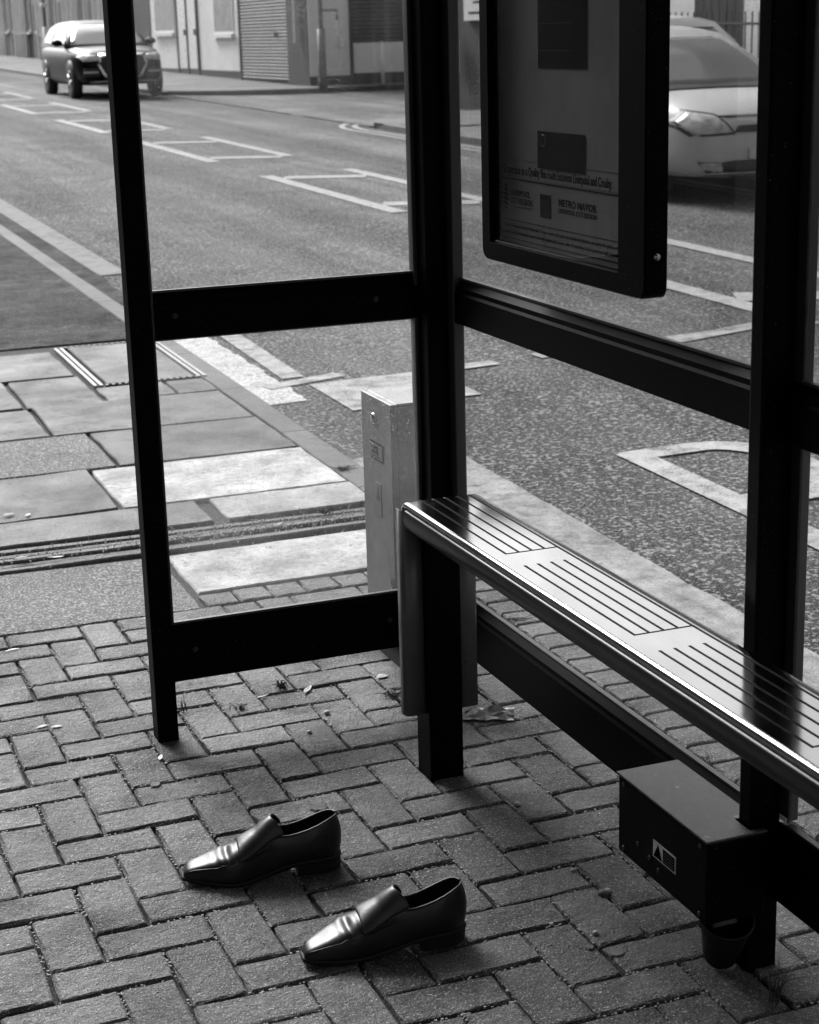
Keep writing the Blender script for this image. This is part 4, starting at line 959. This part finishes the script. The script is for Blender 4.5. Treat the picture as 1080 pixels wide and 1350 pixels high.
# shop with roller shutter on the corner
g0 = gz(38)
b1 = thing('shop', 'corner shop with grey roller shutter and pale side wall', 'building', (XF, 38, g0))
bbox('wall', XF, XF+8, 34.75, 40.55, -.2, 6.2, 'brick_dark', b1)
bbox('roof', XF-.2, XF+8.2, 34.5, 40.55, 6.2, 6.5, 'roof', b1)
nsl = 36
for i in range(nsl):
    z0 = g0+.06+i*.075; bm = bmesh.new(); rows = []
    for y_ in (36.45, 40.30): rows.append([(XF-.012, y_, z0+.074), (XF-.05, y_, z0+.050), (XF-.055, y_, z0+.025), (XF-.02, y_, z0+.002), (XF-.004, y_, z0)])
    gridmesh(bm, rows); o = mesh_obj('shutter_slat', bm, 'shutter', b1); o.matrix_parent_inverse = Matrix.Translation(-b1.location)
bbox('shutter_lock', XF-.09, XF-.056, 37.2, 37.35, g0+1.05, g0+1.15, 'plinth', b1)
for y_ in (36.35, 40.36): bbox('shutter_guide', XF-.07, XF-.0, y_-.05, y_+.05, g0-.1, 2.9+g0, 'shutter_dark', b1)
bbox('pilaster', XF-.12, XF-.002, 34.74, 36.2, -.2, 6.0, 'plinth', b1)
o = mesh_obj('downpipe', (lambda bm: (tube(bm, [(XF-.2, 35.35, g0+.9), (XF-.2, 35.35, 5.5)], .05, 8), bm)[1])(bmesh.new()), 'frame_w', b1); o.matrix_parent_inverse = Matrix.Translation(-b1.location)
YW = 34.70
bbox('side_panel', XF-.10, 12.78, YW-.02, YW+.045, g0+.18, 3.4, 'render', b1); bbox('side_panel', 12.86, 17, YW-.02, YW+.045, g0+.22, 1.33, 'render', b1)
for i in range(24):
    z0 = 1.34+i*.09; bm = bmesh.new(); gridmesh(bm, [[(x, YW+.03, z0+.088), (x, YW-.015, z0+.06), (x, YW-.02, z0+.02), (x, YW+.03, z0)] for x in (12.86, 17)]); o = mesh_obj('shutter_slat', bm, 'shutter_dark', b1); o.matrix_parent_inverse = Matrix.Translation(-b1.location)
bbox('plinth', XF-.13, 18, YW-.06, YW+.04, -.1, g0+.175, 'plinth', b1)
bbox('pilaster', 12.785, 12.855, YW-.05, YW+.045, g0+.18, 4, 'plinth', b1)
# white rendered house with two doors
b2 = thing('house', 'white rendered house with paired doors and small windows', 'building', (XF, 45, gz(45)))
bbox('wall', XF+.02, XF+8, 40.60, 50.1, -.2, 6.0, 'render', b2); bbox('roof', XF-.2, XF+8.2, 40.56, 50.1, 6.0, 6.4, 'roof', b2)
window(b2, XF+.02, 41.05, 42.9, 1.60, 2.9, 'win_pale'); window(b2, XF+.02, 47.2, 49.5, 1.68, 2.9, 'win_pale'); window(b2, XF+.02, 42, 43.4, 4.2, 5.6); window(b2, XF+.02, 46.5, 48, 4.2, 5.6)
bbox('damp_course', XF-.005, XF+.019, 40.6, 50.1, -.1, gz(45)+.14, 'plinth', b2)
for (a, b) in ((44.75, 45.65), (45.85, 46.75)):
    d_ = bbox('door', XF-.01, XF+.019, a, b, gz(45)+.16, gz(45)+2.1, 'frame_w', b2)
    o = box('handle', XF-.05, XF-.0105, a+.08, a+.14, gz(45)+1.05, gz(45)+1.2, 'plinth'); o.parent = d_
for y_ in (44.65, 45.75, 46.85): bbox('door_jamb', XF-.03, XF+.019, y_-.06, y_+.06, gz(45), 2.9, 'plinth', b2)
b2b = thing('gable_wall', 'dark brick wall between the white house and the bay-fronted terrace', 'wall', (XF, 52, gz(52)))
bbox('wall', XF, XF+6, 50.15, 53.8, -.2, 6.2, 'brick_dark', b2b)
# bay-fronted terrace further up
for k in range(7):
    y0 = 54+k*5.6; g = gz(y0+2.8); m = ('brick_mid', 'render_grey', 'brick_mid', 'brick_dark', 'render_grey', 'brick_mid', 'brick_dark')[k]
    hb = thing('terraced_house', ('brick terraced house with arched windows behind the four-by-four', 'pale rendered terraced house second beyond the four-by-four', 'brick terraced house third beyond the four-by-four', 'dark terraced house near the left edge, fourth beyond the four-by-four', 'pale terraced house at the left edge, fifth beyond the four-by-four', 'brick terraced house far up the road, sixth in the row', 'dark terraced house farthest up the road, last in the row')[k], 'building', (XF, y0, g), 0, 'terraced houses up the road')
    bbox('wall', XF, XF+8, y0, y0+5.55, -.2, 6.4, m, hb); bbox('roof', XF-.3, XF+8, y0, y0+5.55, 6.4, 6.8, 'roof', hb)
    for j in range(4):
        ya = y0+.35+j*.85; window(hb, XF, ya, ya+.6, g+1.0, g+2.6, 'win_pale', .08)
        o = mesh_obj('column', (lambda bm: (tube(bm, [(XF-.12, ya+.72, g), (XF-.12, ya+.72, g+2.9)], .09, 8), bm)[1])(bmesh.new()), 'render', hb); o.matrix_parent_inverse = Matrix.Translation(-hb.location)
        window(hb, XF, ya, ya+.6, g+4.0, g+5.4, 'win', .08)
    d_ = bbox('door', XF-.04, XF+.02, y0+4.2, y0+5.1, g+.05, g+2.15, 'timber', hb)
    o = box('letterbox', XF-.06, XF-.041, y0+4.5, y0+4.8, g+1.0, g+1.08, 'chrome'); o.parent = d_
# near side of the junction: dark brick house with railed, white-rendered frontage
XN = 11.55
b3 = thing('corner_house', 'dark brick corner house with white rendered bay behind railings', 'building', (XN, 20, gz(20)))
bbox('wall', XN, XN+8, 8.0, 25.6, -.2, 6.2, 'brick_dark', b3); bbox('roof', XN-.2, XN+8, 8, 25.6, 6.2, 6.6, 'roof', b3)
bbox('rendered_front', XN-.06, XN-.002, 8.2, 16.35, -.1, 3.2, 'render', b3); bbox('rendered_front', XN-.06, XN-.002, 17.55, 19.6, -.1, 3.2, 'render', b3)
for j in range(6): bbox('timber_board', XN-.05, XN-.004, 16.38+j*.194, 16.56+j*.194, gz(17), 2.6, 'timber', b3)
bbox('sign_board', XN-.09, XN-.004, 23.6, 25.1, 1.70, 2.5, 'frame_w', b3)
for j in range(4): bbox('sign_line', XN-.094, XN-.0905, 23.7, 24.9-.2*(j % 2), 1.80+j*.17, 1.84+j*.17, 'plinth', b3)
bbox('pale_post', XN-.2, XN-.08, 25.35, 25.55, .85, 1.40, 'frame_w', b3)
window(b3, XN, 20.5, 22.5, 1.2, 2.6)
for (a, b) in ((10, 11.6), (20.3, 22)): window(b3, XN, a, b, 4.1, 5.5)
rl = thing('railing', 'black iron railings in front of the white rendered bay', 'railing', (XN-.5, 14, gz(14)))
def rpart(nm, bm, m='iron'): o = mesh_obj(nm, bm, m, rl); o.matrix_parent_inverse = Matrix.Translation(-rl.location); return o
yy = 10.2
while yy < 19.5:
    bm = bmesh.new(); tube(bm, [(XN-.5, yy, gz(yy)+.75), (XN-.5, yy, gz(yy)+1.50)], .011, 5); rpart('bar', bm); yy += .15
for z in (.82, 1.36): bm = bmesh.new(); tube(bm, [(XN-.5, 10.1, gz(10)+z), (XN-.5, 19.6, gz(19.6)+z)], .018, 5); rpart('rail', bm)
dw = thing('garden_wall', 'low dark brick wall carrying the iron railings', 'wall', (XN-.5, 14, gz(14)))
bbox('wall', XN-.6, XN-.4, 10, 19.7, -.1, gz(15)+.76, 'brick_dark', dw)
# posts on the far corner
pl = thing('sign_post', 'tall pale sign post with side bracket in front of the corner shop', 'post', (11.62, 33.15, gz(33)))
bm = bmesh.new(); tube(bm, [(0, 0, 0), (0, 0, .25)], .10, 12); mesh_obj('base', bm, 'plinth', pl, True)
bm = bmesh.new(); tube(bm, [(0, 0, .2), (0, 0, 1.25)], .085, 12); mesh_obj('sleeve', bm, 'post_grey', pl, True)
bm = bmesh.new(); tube(bm, [(0, 0, 1.2), (0, 0, 6)], .045, 10); mesh_obj('pole', bm, 'post_grey', pl, True)
bm = bmesh.new(); tube(bm, [(0, 0, 1.62), (.36, 0, 1.62), (.36, 0, 1.42)], .03, 6); mesh_obj('bracket', bm, 'post_grey', pl)
bl = thing('marker_post', 'short pale marker post beside the white shop panel', 'post', (13.4, 34.3, gz(34)))
bm = bmesh.new(); tube(bm, [(0, 0, 0), (0, 0, .95)], .045, 8); mesh_obj('pole', bm, 'frame_w', bl, True)
box('cap', -.06, .06, -.06, .06, .95, 1.05, 'plinth', bl)
for i, (x, y_) in enumerate(((9.6, 66), (9.6, 54.5))):
    sp = thing('lamp_post', ('pale slim post on the far pavement at the left edge', 'pale slim post on the far pavement left of the four-by-four')[i], 'post', (x, y_, gz(y_)))
    bm = bmesh.new(); tube(bm, [(0, 0, 0), (0, 0, 1.3)], .09, 8); mesh_obj('sleeve', bm, 'frame_w', sp, True)
    bm = bmesh.new(); tube(bm, [(0, 0, 1.3), (0, 0, 5)], .05, 8); mesh_obj('pole', bm, 'post_grey', sp, True)
    for z in (1.9, 2.6): box('band', -.1, .1, -.1, .1, z, z+.12, 'frame_w', sp, bevel=.03)
# house on this side, inferred from its reflection; height and length extended to block sky
XH = -4.2
b4 = thing('pavement_house', 'long dark brick terrace facing the shelter, unseen except in reflection, lengthened to block low sky', 'building', (XH, 4, 0))
bbox('wall', XH-6, XH, -9, 75, -.2, 6.0, 'brick_dark', b4); bbox('roof', XH-6, XH+.2, -9, 75, 6.0, 6.3, 'roof', b4)
def window_p(y0, y1, z0, z1):
    wn = bbox('window', XH-.02, XH+.03, y0, y1, z0, z1, 'frame_w', b4)
    for a, b in ((y0+.07, (y0+y1)/2-.03), ((y0+y1)/2+.03, y1-.07)):
        o = box('pane', XH+.0305, XH+.034, a, b, z0+.07, z1-.07, 'win'); o.parent = wn
    o = box('sill', XH+.036, XH+.14, y0-.1, y1+.1, z0-.14, z0-.002, 'frame_w'); o.parent = wn
for y0 in (-6, -1.5, 3.2, 7.6, 12.5): window_p(y0, y0+1.5, 1.05, 2.5)
